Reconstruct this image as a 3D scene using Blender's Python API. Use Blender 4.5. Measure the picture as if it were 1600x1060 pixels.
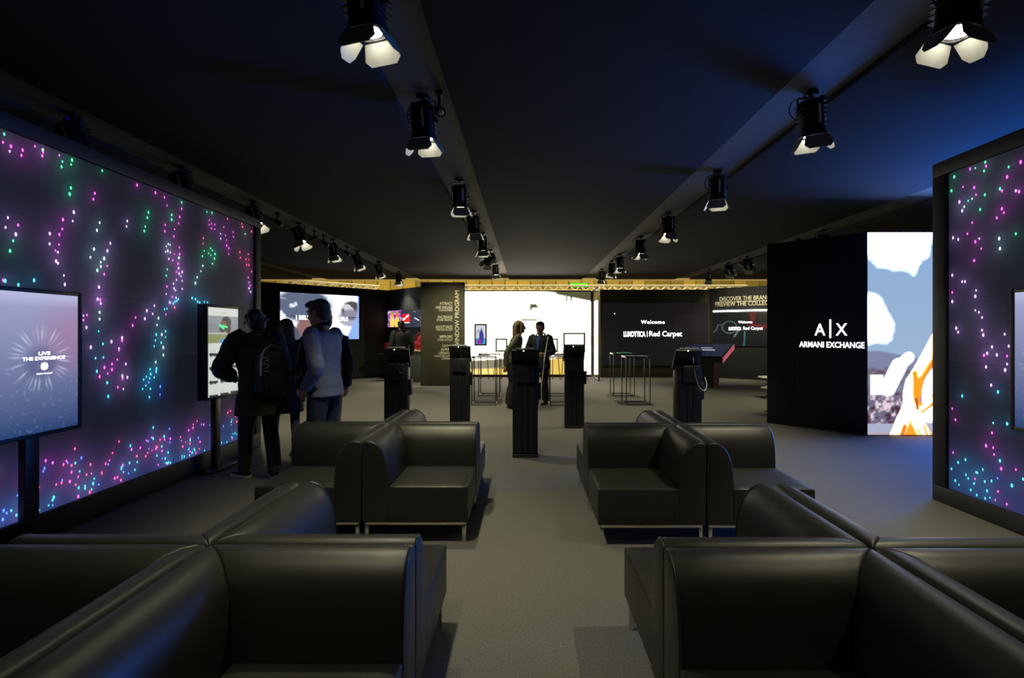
import bpy, bmesh, math, random
import numpy as np
from mathutils import Vector, Matrix, Euler
random.seed(7); rng = np.random.default_rng(7)
PI = math.pi
scene = bpy.context.scene
COL = scene.collection
for o in list(bpy.data.objects): bpy.data.objects.remove(o)

# ------------------------------------------------------------------ camera
EYE = 1.48; FPX = 800.0; VX, VY = 822.0, 520.0
cd = bpy.data.cameras.new('camera'); cam = bpy.data.objects.new('camera', cd); COL.objects.link(cam)
cd.sensor_width = 36; cd.lens = 36*FPX/1600; cd.clip_start = .05; cd.clip_end = 200
cd.shift_x = -(VX-800)/1600; cd.shift_y = -(530-VY)/1600
cam.location = (0, 0, EYE); cam.rotation_euler = (PI/2, 0, 0)
scene.camera = cam
# ------------------------------------------------------------------ world, exposure
w = bpy.data.worlds.new('world'); scene.world = w; w.use_nodes = True
w.node_tree.nodes['Background'].inputs[0].default_value = (.9, .8, .5, 1)
w.node_tree.nodes['Background'].inputs[1].default_value = .004
scene.view_settings.view_transform = 'Standard'; scene.view_settings.look = 'None'
scene.view_settings.gamma = 1; scene.view_settings.exposure = 0.0
scene.view_settings.use_curve_mapping = False
SPOT_W = 185.0            # each stage spotlight
HALL_W = 1100.0           # unseen lights added behind the stand to light hall wall and truss
SPOT_COL = (1.0, .93, .60)
def hall_fill_light(x, y, z):
    l = bpy.data.lights.new('hall_fill_light', 'POINT'); l.energy = HALL_W; l.color = (1, .82, .42); l.shadow_soft_size = .4
    o = bpy.data.objects.new('hall_fill_light', l); COL.objects.link(o); o.location = (x, y, z)
for hx in (-9.5, -3.5, 2.5, 8.5): hall_fill_light(hx, 19.6, 7.5)

def gx(px, Y): return (px-VX)*Y/FPX
def gz(py, Y): return EYE-(py-VY)*Y/FPX
def gnd(px, py):
    Y = FPX*EYE/(py-VY); return Vector((gx(px, Y), Y, 0))

# ------------------------------------------------------------------ materials
def nmat(name):
    m = bpy.data.materials.new(name); m.use_nodes = True
    return m, m.node_tree.nodes, m.node_tree.links, m.node_tree.nodes['Principled BSDF']
MATS = {}
def mat(name, col, rough=.6, metal=0, noise=0, nscale=40, bump=0, bscale=200, spec=.5, sheen=0, coat=0):
    if name in MATS: return MATS[name]
    m, N, L, b = nmat(name)
    b.inputs['Base Color'].default_value = (*col, 1); b.inputs['Roughness'].default_value = rough
    b.inputs['Metallic'].default_value = metal; b.inputs['Specular IOR Level'].default_value = spec
    if sheen: b.inputs['Sheen Weight'].default_value = sheen
    if coat: b.inputs['Coat Weight'].default_value = coat
    tc = N.new('ShaderNodeTexCoord')
    if noise:
        n = N.new('ShaderNodeTexNoise'); n.inputs['Scale'].default_value = nscale; n.inputs['Detail'].default_value = 5
        L.new(tc.outputs['Object'], n.inputs['Vector'])
        r = N.new('ShaderNodeMix'); r.data_type = 'RGBA'
        r.inputs[6].default_value = (*[c*(1-noise) for c in col], 1); r.inputs[7].default_value = (*[min(1, c*(1+noise)) for c in col], 1)
        L.new(n.outputs['Fac'], r.inputs[0]); L.new(r.outputs[2], b.inputs['Base Color'])
    if bump:
        n2 = N.new('ShaderNodeTexNoise'); n2.inputs['Scale'].default_value = bscale; n2.inputs['Detail'].default_value = 3
        L.new(tc.outputs['Object'], n2.inputs['Vector'])
        bp = N.new('ShaderNodeBump'); bp.inputs['Strength'].default_value = bump; bp.inputs['Distance'].default_value = .01
        L.new(n2.outputs['Fac'], bp.inputs['Height']); L.new(bp.outputs[0], b.inputs['Normal'])
    MATS[name] = m; return m
def emit(name, col, s, sample=True):
    if name in MATS: return MATS[name]
    m, N, L, b = nmat(name)
    b.inputs['Base Color'].default_value = (0, 0, 0, 1); b.inputs['Roughness'].default_value = .4
    b.inputs['Emission Color'].default_value = (*col, 1); b.inputs['Emission Strength'].default_value = s
    if not sample: m.cycles.emission_sampling = 'NONE'
    MATS[name] = m; return m
def attr_emit(name, s=1, sample=True, rough=.35, spec=.3):
    m, N, L, b = nmat(name)
    a = N.new('ShaderNodeAttribute'); a.attribute_name = 'Col'
    b.inputs['Base Color'].default_value = (.006, .006, .007, 1); b.inputs['Roughness'].default_value = rough
    b.inputs['Specular IOR Level'].default_value = spec
    L.new(a.outputs['Color'], b.inputs['Emission Color']); b.inputs['Emission Strength'].default_value = s
    if not sample: m.cycles.emission_sampling = 'NONE'
    MATS[name] = m; return m
LEATHER = mat('black_leather', (.018, .0183, .0172), .42, noise=.15, nscale=9, bump=.10, bscale=420)
CHROME = mat('chrome', (.72, .70, .64), .16, 1)
CARPET = mat('carpet', (.155, .152, .140), .95, noise=.55, nscale=95, bump=.5, bscale=500, spec=.1)
FABRIC = mat('ceiling_fabric', (.050, .050, .054), .95, noise=.1, nscale=60, bump=.1, bscale=700, spec=.1)
STRIP = mat('ceiling_strip_paint', (.125, .12, .105), .8, noise=.06, nscale=14)
FASCIA = mat('cream_fascia', (.75, .72, .6), .7, noise=.05, nscale=5)
_n = FASCIA.node_tree.nodes; _t = _n.new('ShaderNodeBsdfTranslucent'); _t.inputs[0].default_value = (.95, .9, .72, 1); _mx = _n.new('ShaderNodeMixShader'); _mx.inputs[0].default_value = .75
FASCIA.node_tree.links.new(_n['Principled BSDF'].outputs[0], _mx.inputs[1]); FASCIA.node_tree.links.new(_t.outputs[0], _mx.inputs[2]); FASCIA.node_tree.links.new(_mx.outputs[0], _n['Material Output'].inputs[0])
BWALL = mat('black_wall_paint', (.018, .018, .020), .75, noise=.1, nscale=6, spec=.25)
BPANEL = mat('olive_black_panel', (.060, .056, .038), .7, noise=.08, nscale=5, spec=.25)
BMETAL = mat('black_metal', (.012, .012, .013), .45, noise=.1, nscale=30)
KIOSK = mat('kiosk_black', (.009, .010, .014), .5, noise=.1, nscale=20)
KIOSK2 = mat('kiosk_box_grey', (.018, .020, .027), .5, noise=.1, nscale=20)
DOORM = mat('barn_door_metal', (.34, .34, .30), .55, noise=.1, nscale=30)
WHITE = mat('white_plastic', (.7, .7, .68), .5, noise=.04, nscale=20)
BLUE = mat('blue_tape', (.02, .10, .5), .5, noise=.1, nscale=40)
TRUSSM = mat('aluminium_truss', (.88, .86, .78), .45, 0, noise=.08, nscale=30)
HALLM = mat('hall_cladding', (.80, .60, .14), .8, noise=.15, nscale=3)
HALLR = mat('hall_rib', (.30, .23, .08), .8, noise=.1, nscale=5)
COUNTER = mat('counter_grey', (.10, .11, .09), .6, noise=.08, nscale=6)
REDM = mat('red_plastic', (.65, .012, .015), .45, noise=.08, nscale=30)
_n = HALLM.node_tree.nodes; _oi = _n.new('ShaderNodeObjectInfo'); _hs = _n.new('ShaderNodeHueSaturation'); _mr = _n.new('ShaderNodeMapRange'); _mr.inputs[3].default_value = .45; _mr.inputs[4].default_value = 1.1
_lk = HALLM.node_tree.links; _src = _n['Principled BSDF'].inputs['Base Color'].links[0].from_socket; _lk.new(_src, _hs.inputs['Color']); _lk.new(_oi.outputs['Random'], _mr.inputs[0]); _lk.new(_mr.outputs[0], _hs.inputs['Value']); _lk.new(_hs.outputs[0], _n['Principled BSDF'].inputs['Base Color'])
GLASS = None
def glass():
    global GLASS
    if GLASS: return GLASS
    m, N, L, b = nmat('clear_glass')
    b.inputs['Base Color'].default_value = (.93, .97, .94, 1); b.inputs['Roughness'].default_value = .03
    b.inputs['Transmission Weight'].default_value = 1; b.inputs['IOR'].default_value = 1.1
    GLASS = m; return m
SCREEN = attr_emit('screen_picture', 1)
LEDTILE = attr_emit('led_tile_picture', 1, False, .55, .15)
LEDDOT = attr_emit('led_dot_picture', 1, False)
TXTW = emit('white_lit_lettering', (1, .98, 1), 2.2, False)
TXTP = mat('cream_vinyl_lettering', (.85, .80, .62), .6, noise=.03, nscale=20)

# ------------------------------------------------------------------ mesh helpers
class MB:
    def __init__(s): s.v = []; s.f = []
    def box(s, c, d, M=None):
        x, y, z = [k/2 for k in d]; n = len(s.v)
        for p in ((-x,-y,-z),(x,-y,-z),(x,y,-z),(-x,y,-z),(-x,-y,z),(x,-y,z),(x,y,z),(-x,y,z)):
            q = Vector(p)
            if M is not None: q = M @ q
            s.v.append(tuple(q+Vector(c)))
        s.f += [tuple(n+i for i in q) for q in ((0,3,2,1),(4,5,6,7),(0,1,5,4),(1,2,6,5),(2,3,7,6),(3,0,4,7))]; return s
    def rings(s, R, cap=True):
        n = len(s.v); k = len(R[0])
        for r in R: s.v += [tuple(p) for p in r]
        for i in range(len(R)-1):
            for j in range(k):
                a = n+i*k+j; b = n+i*k+(j+1) % k
                s.f.append((a, b, b+k, a+k))
        if cap:
            s.f.append(tuple(n+j for j in reversed(range(k)))); e = n+(len(R)-1)*k
            s.f.append(tuple(e+j for j in range(k)))
        return s
    def tube(s, pts, rad, k=10, sub=0):
        pts = [Vector(p) for p in pts]
        if not hasattr(rad, '__len__'): rad = [rad]*len(pts)
        if sub:
            P, Q = [], []
            for i in range(len(pts)-1):
                p0 = pts[max(i-1, 0)]; p1 = pts[i]; p2 = pts[i+1]; p3 = pts[min(i+2, len(pts)-1)]
                for j in range(sub):
                    t = j/sub
                    P.append(.5*((2*p1)+(p2-p0)*t+(2*p0-5*p1+4*p2-p3)*t*t+(3*p1-p0-3*p2+p3)*t**3))
                    Q.append(rad[i]+(rad[i+1]-rad[i])*t)
            P.append(pts[-1]); Q.append(rad[-1]); pts, rad = P, Q
        R = []; up = None
        for i, p in enumerate(pts):
            d = (pts[min(i+1, len(pts)-1)]-pts[max(i-1, 0)]).normalized()
            if up is None:
                up = Vector((0, 0, 1)) if abs(d.z) < .9 else Vector((0, 1, 0))
            a = d.cross(up).normalized(); b = a.cross(d).normalized(); up = b
            R.append([p+(a*math.cos(t)+b*math.sin(t))*rad[i] for t in [2*PI*j/k for j in range(k)]])
        R = [list(reversed(r)) for r in R]
        return s.rings(R)
    def loft(s, L, k=20, pw=2.0):       # L: (cx,cy,z,rx,ry)
        R = []
        for cx, cy, z, rx, ry in L:
            r = []
            for j in range(k):
                t = 2*PI*j/k; c, q = math.cos(t), math.sin(t)
                r.append((cx+rx*math.copysign(abs(c)**(2/pw), c), cy+ry*math.copysign(abs(q)**(2/pw), q), z))
            R.append(r)
        return s.rings(R)
    def ball(s, c, r, k=14, n=9):
        c = Vector(c); r = (r, r, r) if not hasattr(r, '__len__') else r
        L = []
        for i in range(n+1):
            a = -PI/2+PI*(i+.12)/(n+.24); L.append((c.x, c.y, c.z+r[2]*math.sin(a), r[0]*math.cos(a), r[1]*math.cos(a)))
        return s.loft(L, k)
    def prism(s, poly, o, u, v, wv):    # poly in (u,v), extruded along wv
        o, u, v, wv = map(Vector, (o, u, v, wv)); a = [o+u*p[0]+v*p[1] for p in poly]
        return s.rings([a, [p+wv for p in a]])
    def mesh(s, name):
        me = bpy.data.meshes.new(name); me.from_pydata(s.v, [], s.f); me.update()
        bm = bmesh.new(); bm.from_mesh(me); bmesh.ops.recalc_face_normals(bm, faces=bm.faces); bm.to_mesh(me); bm.free()
        return me
    def build(s, name, m, parent=None, loc=(0, 0, 0), rot=(0, 0, 0), bevel=0, seg=2, smooth=None):
        me = s.mesh(name)
        if bevel:
            bm = bmesh.new(); bm.from_mesh(me)
            ed = [e for e in bm.edges if len(e.link_faces) == 2 and e.calc_face_angle(0) > .5]
            bmesh.ops.bevel(bm, geom=ed, offset=bevel, segments=seg, affect='EDGES', profile=.5, clamp_overlap=True); bm.to_mesh(me); bm.free()
        return link(name, me, m, parent, loc, rot, smooth if smooth is not None else bool(bevel))
def link(name, me, m, parent=None, loc=(0, 0, 0), rot=(0, 0, 0), smooth=False):
    if m is not None and not me.materials: me.materials.append(m)
    if smooth:
        me.polygons.foreach_set('use_smooth', [True]*len(me.polygons))
        try: me.set_sharp_from_angle(angle=math.radians(50))
        except Exception: pass
    o = bpy.data.objects.new(name, me); COL.objects.link(o); o.parent = parent; o.location = loc; o.rotation_euler = rot
    return o
def tag(o, label=None, cat=None, group=None, kind=None):
    if label: o['label'] = label
    if cat: o['category'] = cat
    if group: o['group'] = group
    if kind: o['kind'] = kind
    return o
def empty(name, loc, rz=0, label=None, cat=None, group=None, kind=None):
    o = bpy.data.objects.new(name, None); COL.objects.link(o); o.location = loc; o.rotation_euler = (0, 0, rz); o.empty_display_size = .1
    return tag(o, label, cat, group, kind)
def copy_tree(o, parent=None):
    c = o.copy(); COL.objects.link(c); c.parent = parent
    for ch in list(o.children): copy_tree(ch, c)
    return c
def evalmesh(me, mods):
    o = bpy.data.objects.new('t', me); COL.objects.link(o)
    for t, kw in mods:
        md = o.modifiers.new('m', t)
        for k, v in kw.items(): setattr(md, k, v)
    dg = bpy.context.evaluated_depsgraph_get(); r = bpy.data.meshes.new_from_object(o.evaluated_get(dg))
    bpy.data.objects.remove(o); return r
def fuse(mb, name, m, parent, voxel=.008, it=4, fac=.5):
    me = evalmesh(mb.mesh(name), [('REMESH', dict(mode='VOXEL', voxel_size=voxel)), ('SMOOTH', dict(factor=fac, iterations=it))])
    me.name = name
    return link(name, me, m, parent, smooth=True)
# picture screens: a grid in local XZ facing -Y with a colour attribute
def screen_mesh(name, x0, x1, z0, z1, nx, ny, fn, y=0):
    u = np.linspace(0, 1, nx+1); v = np.linspace(0, 1, ny+1); U, V = np.meshgrid(u, v)
    C = fn(U, V)
    X = x0+(x1-x0)*U; Z = z0+(z1-z0)*V
    co = np.stack([X, np.full_like(X, y), Z], -1).reshape(-1, 3)
    i = np.arange(nx*ny); r = i//nx; c = i % nx; a = r*(nx+1)+c
    f = np.stack([a, a+1, a+nx+2, a+nx+1], -1)
    me = bpy.data.meshes.new(name); me.from_pydata(co.tolist(), [], f.tolist()); me.update()
    at = me.color_attributes.new('Col', 'FLOAT_COLOR', 'POINT')
    rgba = np.ones((co.shape[0], 4), dtype=np.float32); rgba[:, :3] = C.reshape(-1, 3); at.data.foreach_set('color', rgba.ravel())
    return me
def lay(C, mask, col):
    m = np.clip(mask, 0, 1)[..., None]; return C*(1-m)+np.array(col, dtype=float)*m
def ell(U, V, cx, cy, rx, ry, soft=.15, ang=0):
    x, y = U-cx, V-cy
    if ang: x, y = x*math.cos(ang)+y*math.sin(ang), -x*math.sin(ang)+y*math.cos(ang)
    d = np.sqrt((x/rx)**2+(y/ry)**2); return np.clip((1-d)/soft+.5, 0, 1)
def rect(U, V, a, b, c, d, s=.01):
    return np.clip(np.minimum(np.minimum((U-a)/s+.5, (b-U)/s+.5), np.minimum((V-c)/s+.5, (d-V)/s+.5)), 0, 1)
def cap(U, V, x0, y0, x1, y1, r, soft=.2, ay=1.0):
    px, py, dx, dy = U-x0, (V-y0)*ay, x1-x0, (y1-y0)*ay
    t = np.clip((px*dx+py*dy)/(dx*dx+dy*dy), 0, 1); d = np.hypot(px-t*dx, py-t*dy); return np.clip((1-d/r)/soft+.5, 0, 1)
_g = rng.random((64, 64))
def noise(U, V, s=4, oct=4):
    T = np.zeros_like(U); a = 1; tot = 0
    for k in range(oct):
        x = (U*s*2**k+k*7.3) % 63; y = (V*s*2**k+k*3.1) % 63; i = x.astype(int); j = y.astype(int); fx = x-i; fy = y-j
        fx = fx*fx*(3-2*fx); fy = fy*fy*(3-2*fy); i2 = (i+1) % 64; j2 = (j+1) % 64
        T += a*((_g[j, i]*(1-fx)+_g[j, i2]*fx)*(1-fy)+(_g[j2, i]*(1-fx)+_g[j2, i2]*fx)*fy); tot += a; a *= .5
    return T/tot
def poly(x, z, P):
    ins = np.zeros(x.shape, bool); n = len(P)
    for i in range(n):
        (x0, z0), (x1, z1) = P[i], P[(i+1) % n]
        if z0 == z1: continue
        c = ((z0 > z) != (z1 > z)) & (x < (x1-x0)*(z-z0)/(z1-z0)+x0); ins ^= c
    return ins.astype(float)
def const(U, c): return np.ones(U.shape+(3,))*np.array(c, dtype=float)
# lettering: upright in local XZ facing -Y
def text(body, m, parent, x, z, h=None, wd=None, align='CENTER', bold=0, y=-.006, roll=0, name='lettering', ext=.004, space=1.0, shear=0):
    c = bpy.data.curves.new('t', 'FONT'); c.body = body; c.align_x = 'LEFT'; c.extrude = 0; c.offset = bold; c.resolution_u = 3; c.space_character = space; c.shear = shear
    o = bpy.data.objects.new('t', c); COL.objects.link(o)
    dg = bpy.context.evaluated_depsgraph_get(); me = bpy.data.meshes.new_from_object(o.evaluated_get(dg)); bpy.data.objects.remove(o)
    co = np.zeros(len(me.vertices)*3); me.vertices.foreach_get('co', co); co = co.reshape(-1, 3)
    mn, mx = co.min(0), co.max(0); W, H = mx[0]-mn[0], mx[1]-mn[1]
    sx = sy = (h/H) if h else (wd/W)
    if h and wd: sx = wd/W; sy = h/H
    X = (co[:, 0]-mn[0])*sx; Z = (co[:, 1]-mn[1])*sy; W *= sx; H *= sy
    X -= {'CENTER': W/2, 'LEFT': 0, 'RIGHT': W}[align]; Z -= H/2
    ca, sa = math.cos(roll), math.sin(roll)
    out = np.stack([x+X*ca-Z*sa, np.full_like(X, y), z+X*sa+Z*ca], -1)
    me.vertices.foreach_set('co', out.ravel()); me.update(); me.name = name
    if ext:
        bm = bmesh.new(); bm.from_mesh(me)
        r = bmesh.ops.extrude_face_region(bm, geom=list(bm.faces)); vs = [g for g in r['geom'] if isinstance(g, bmesh.types.BMVert)]
        bmesh.ops.translate(bm, vec=(0, ext, 0), verts=vs); bmesh.ops.recalc_face_normals(bm, faces=bm.faces); bm.to_mesh(me); bm.free()
    me.materials.clear()
    return link(name, me, m, parent)

# ================================================================== SETTING
CEIL = EYE+1.9; YEND = 18.3
fl = MB(); fl.box((0, 10, -.05), (30, 44, .1)); tag(fl.build('floor', CARPET), 'dark olive grey carpet floor of the exhibition stand', kind='structure')
ceil = empty('ceiling', (0, 7, CEIL), label='black fabric ceiling panels divided by grey strips', kind='structure')
BANDS = [(-7.65, -7.1), (-4.3, -3.8), (-1.07, -.61), (2.0, 2.5), (5.3, 5.85)]
edges = [-11.0]+[e for b in BANDS for e in b]+[9.4]
for i in range(0, len(edges), 2):
    a, b = edges[i], edges[i+1]
    MB().box(((a+b)/2, (YEND-4)/2-7, .06), (b-a, YEND+4, .12)).build('ceiling_panel', FABRIC, ceil, bevel=.012)
for a, b in BANDS:
    MB().box(((a+b)/2, (YEND-4)/2-7, .085), (b-a+.02, YEND+4, .08)).build('ceiling_strip', STRIP, ceil)
MB().box((-.8, YEND-7+.02, .03), (20.4, .006, .14)).build('fascia', FASCIA, ceil)

WH = 2.9
def wallseg(name, p, q, h=WH, th=.12, m=BWALL, label=None, side=1):
    # wall whose visible face runs from p (left) to q (right), thickness going away from the viewer
    p, q = Vector(p), Vector(q); d = q-p; L = d.length; a = math.atan2(d.y, d.x)
    root = empty(name, (p.x, p.y, 0), a, label, kind='structure')
    MB().box((L/2, th/2, h/2), (L, th, h)).build('wall_body', m, root, bevel=.006)
    return root, L
# left wall with the video screen (angled), then the wall with the red logo
A0 = Vector((-8.6, 13.02)); A1 = Vector((-4.64, 17.18))
wl, LV = wallseg('wall_left', A0, A1+(A1-A0).normalized()*.10, label='black angled wall carrying the large video screen')
A2 = Vector((-2.0, 14.54))
wb, LB = wallseg('wall_corner', A1, A2, label='black angled wall behind the counter with the red logo', m=mat('blue_black_wall', (.022, .024, .030), .6, noise=.1, nscale=5))
# window program panel
YP = 14.2
x0, x1 = gx(657, YP), gx(726, YP)
wp = empty('wall_panel', (x0, YP, 0), label='black upright panel lettered WINDOW PROGRAM', kind='structure'); PW = x1-x0
MB().box((PW/2, .06, 1.44), (PW, .12, 2.88)).build('wall_body', BPANEL, wp, bevel=.004)
def pz(py): return gz(py, YP)
def pxx(px): return gx(px, YP)-x0
xr = pxx(707)
for s, py, hp, l in (('ATTRACT', 474.5, 4.4, 687), ('AND ENGAGE', 480.5, 4.4, 680.5), ('CONSUMERS', 485, 3, 686), ('INCREASE', 495.8, 4.6, 684.5), ('STORE TRAFFIC', 500.3, 3, 682.5),
                     ('BOOST SALES', 511.3, 4.6, 681), ('PERFORMANCE', 515.5, 3, 682), ('IMPROVE', 526.5, 4.6, 687), ('STORE LAYOUT', 531.3, 3, 683.5),
                     ('CONTENT', 540.5, 3.2, 691), ('ALWAYS', 546, 4.4, 689), ('UPDATED', 552, 4.4, 686), ('WITH THE LATEST', 556.8, 3, 679), ('CAMPAIGN', 560.6, 3, 690)):
    text(s, TXTP, wp, xr, pz(py), hp*YP/FPX, (707-l)*YP/FPX, 'RIGHT', bold=.006 if s[0] in 'BI' and s != 'INCREASE' else 0)
text('WINDOW PROGRAM', TXTP, wp, pxx(714), pz(499), 6.6*YP/FPX, 89*YP/FPX, 'CENTER', roll=PI/2)
# back wall with the lit shop window, and the welcome wall
YW = 17.1
XW0, XW1 = gx(716, YW), gx(924, YW)
ww = empty('wall_back', (XW0, YW, 0), label='wall holding the glowing white shop window picture', kind='structure')
MB().box(((XW1-XW0)/2, .1, 1.45), (XW1-XW0, .12, 2.9)).build('wall_body', BWALL, ww)
MB().box(((XW1-XW0)/2, .02, .035), (XW1-XW0, .07, .07)).build('window_sill', BMETAL, ww, bevel=.004)
def paint_window(U, V):
    C = const(U, (6.0, 5.5, 4.4))
    n = noise(U, V*.6, 5)
    C = lay(C, np.clip((n-.62)*5, 0, .35), (1.1, 1.0, .7))
    # dark ceiling wedge of the pictured shop, top right
    C = lay(C, np.clip(((V-.97)+(U-.62)*.20)/.05, 0, 1)*np.clip((U-.6)/.1, 0, .93), (.22, .21, .12))
    C = lay(C, np.clip(((V-.985)+(U-.62)*.30)/.02, 0, 1)*np.clip((U-.66)/.08, 0, 1)*np.clip((V-.80)/.03, 0, 1), (.10, .095, .05))
    for a in (.80, .835): C = lay(C, rect(U, V, a, a+.017, .885, .94, .008), (.08, .07, .04))
    for a in (.62, .665): C = lay(C, ell(U, V, a, .955, .02, .018, .8), (9, 8, 5))
    # black camera-like unit hanging in the picture
    C = lay(C, rect(U, V, .515, .575, .80, .855, .008), (.12, .11, .05)); C = lay(C, rect(U, V, .515, .535, .77, .81, .008), (.13, .12, .05)); C = lay(C, rect(U, V, .56, .59, .80, .83, .012), (.2, .18, .08))
    C = lay(C, rect(U, V, .45, .575, .645, .672, .006), (.22, .19, .06)); C = lay(C, rect(U, V, .57, .578, .50, .71, .004), (.9, .7, .3))
    # shelves of frames left and right, yellowish
    for k in range(6):
        z = .47-k*.055
        for a in (.05, .125, .205, .27): C = lay(C, rect(U, V, a, a+.035, z-.006, z+.006, .012)*.5, (2.4, 1.5, .2))
    C = lay(C, rect(U, V, .945, .965, .33, .62, .02)*.7, (1.6, 1.0, .1)); C = lay(C, rect(U, V, .94, 1, .37, .47, .03)*.6, (1.8, 1.2, .25))
    # grey and brown floor wedge at the foot
    C = lay(C, np.clip((.17+.10*U-V)/.015, 0, 1)*np.clip((.62-U)/.05, 0, 1), (.30, .27, .17))
    C = lay(C, np.clip((.07+.06*U-V)/.02, 0, 1)*np.clip((.66-U)/.05, 0, 1), (1.3, .85, .25))
    C = lay(C, np.clip((.02+.26*U-V)/.015, 0, 1)*np.clip((U-.55)/.05, 0, 1)*np.clip((.86-U)/.03, 0, 1), (.85, .58, .12))
    C = lay(C, np.clip((.29-V)/.02, 0, 1)*np.clip((V-.26+.2*(U-.6))/.02, 0, 1)*np.clip((U-.66)/.03, 0, 1)*np.clip((.86-U)/.03, 0, 1), (.35, .32, .18))
    return C
MB().box((gx(825, YW)-XW0, .02, 1.46), (XW1-XW0-.15, .03, 2.78)).build('window_lightbox', BMETAL, ww)
link('window_picture', screen_mesh('window_picture', gx(726, YW)-XW0, XW1-XW0-.02, .08, 2.85, 170, 110, paint_window, 0), SCREEN, ww)
# welcome wall
YV = 16.9
B0 = Vector((gx(938, YV), YV)); B1 = Vector((gx(1108, YV), YV))
wv, LW = wallseg('wall_right_back', B0, B1+Vector((.06, 0)), label='black wall with the welcome screen', m=BPANEL)
B2 = Vector((8.6, 14.9))
wd_, LD = wallseg('wall_right', B1, B2, label='black angled wall lettered DISCOVER THE BRANDS', h=2.93)
# hall behind
hall = empty('wall_hall', (0, 29, 0), label='yellow lit hall wall far behind the stand', kind='structure')
MB().box((0, .1, 5), (44, .2, 10)).build('wall_body', HALLR, hall)
panme = None
for k in range(60):
    x = -21+.72*k
    if panme is None: o = MB().box((0, 0, 5), (.66, .06, 9.6)).build('cladding_panel', HALLM, hall, (x, -.03, 0)); panme = o.data
    else: link('cladding_panel', panme, None, hall, (x, -.03, 0))
gs = empty('hall_sign', (gx(905, 28.7), 28.69, 4.05), label='green lit exit sign on the yellow hall wall above the window', cat='sign')
MB().box((0, .2, .1), (1.1, .1, .3)).build('sign_box', BMETAL, gs, bevel=.01); MB().box((0, .14, .1), (1.0, .02, .24)).build('sign_face', emit('green_sign', (.12, .9, .02), 1.2), gs)

# ================================================================== TRUSSES
def truss(p, q, s, label):
    p, q = Vector(p), Vector(q); d = q-p; L = d.length; root = empty('roof_truss', p, math.atan2(d.y, d.x), label, 'truss')
    for yy in (0, s):
        for zz in (0, s): MB().tube([(0, yy, zz), (L, yy, zz)], .030, 8).build('chord', TRUSSM, root)
    for xx in (.3, L-.3): MB().box((xx, s/2, -p.z/2), (.16, .16, p.z)).build('support_post', TRUSSM, root)
    n = max(2, int(L/(s*1.05))); st = L/n; bm_ = {}
    for k in range(n):
        for yy in (0, s):
            key = (k % 2, yy)
            if key not in bm_:
                a, b = (0, s) if k % 2 else (s, 0)
                o = MB().tube([(0, yy, a), (st, yy, b)], .020, 6).build('brace', TRUSSM, root, (k*st, 0, 0)); bm_[key] = o.data
            else: link('brace', bm_[key], None, root, (k*st, 0, 0))
    return root
YT = 21.5
truss((gx(722, YT), YT, gz(454.5, YT)), (gx(1168, YT), YT, gz(454.5, YT)), .215, 'silver lattice truss above the shop window and welcome wall')
truss((-8.9, 18.8, 3.2), (-6.1, 21.3, 3.2), .22, 'silver lattice truss above the video screen wall')

# ================================================================== SCREENS ON THE WALLS
# video screen on the left wall: 2 x 2 panels
def paint_video(U, V):
    C = const(U, (1.5, 1.55, 1.7))
    n = noise(U, V, 7, 4)
    C = lay(C, ell(U, V, .28, .74, .36, .36, .30)*np.clip((n-.22)*6, .35, 1), (.12, .15, .24))
    C = lay(C, ell(U, V, .30, .20, .12, .30, .3), (.30, .16, .16))
    C = lay(C, ell(U, V, -.02, .02, .26, .40, .05)*(1-ell(U, V, -.03, -.02, .20, .36, .05)), (.10, .12, .18))
    C = lay(C, ell(U, V, .90, .66, .15, .22, .2)*np.clip((n-.2)*4, .6, 1), (.10, .075, .09)); C = lay(C, ell(U, V, .90, .48, .20, .20, .3)*.8, (.20, .19, .28))
    C = lay(C, np.clip((U-.80-(V)*.28)/.03, 0, 1)*np.clip((.62-V)/.05, 0, 1), (.30, .48, .95))
    C = lay(C, np.clip((U-.97)/.02, 0, 1), (.35, .5, .9))
    C = lay(C, rect(U, V, .575, .60, .30, 1.1, .02), (.9, .95, 1.1))
    return C
ux = Vector((A1-A0)).normalized()
def at_wall(px, p, d):      # distance along wall p + s*d where image column px meets it
    k = (px-VX)/FPX; return (k*p.y-p.x)/(d.x-k*d.y)
s0, s1 = at_wall(436, A0, ux), at_wall(559.5, A0, ux)
nrm = Vector((ux.y, -ux.x)); base = A0+nrm*.0
vs = empty('video_screen', (A0.x+ux.x*s0+nrm.x*.004, A0.y+ux.y*s0+nrm.y*.004, 1.27), math.atan2(ux.y, ux.x), 'large video screen with the words I BELIEVE PEOPLE on angled wall', 'screen')
SW, SH = s1-s0, (s1-s0)*.565
for i in range(2):
    for j in range(2):
        MB().box((SW*(i+.5)/2, -.03, SH*(j+.5)/2), (SW/2-.002, .055, SH/2-.002)).build('screen_module', BMETAL, vs, bevel=.004)
        me = screen_mesh('screen_picture', SW*i/2+.006, SW*(i+1)/2-.006, SH*j/2+.006, SH*(j+1)/2-.006, 60, 36, lambda U, V, i=i, j=j: paint_video((U+i)/2, (V+j)/2), -.059)
        link('screen_picture', me, SCREEN, vs)
text('I BELIEVE', TXTW, vs, SW*.185, SH*.475, .125, .62, 'LEFT', bold=.03, y=-.064)
text('S PEOPLE', TXTW, vs, SW*.845, SH*.46, .125, .56, 'RIGHT', bold=.03, y=-.064)
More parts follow.
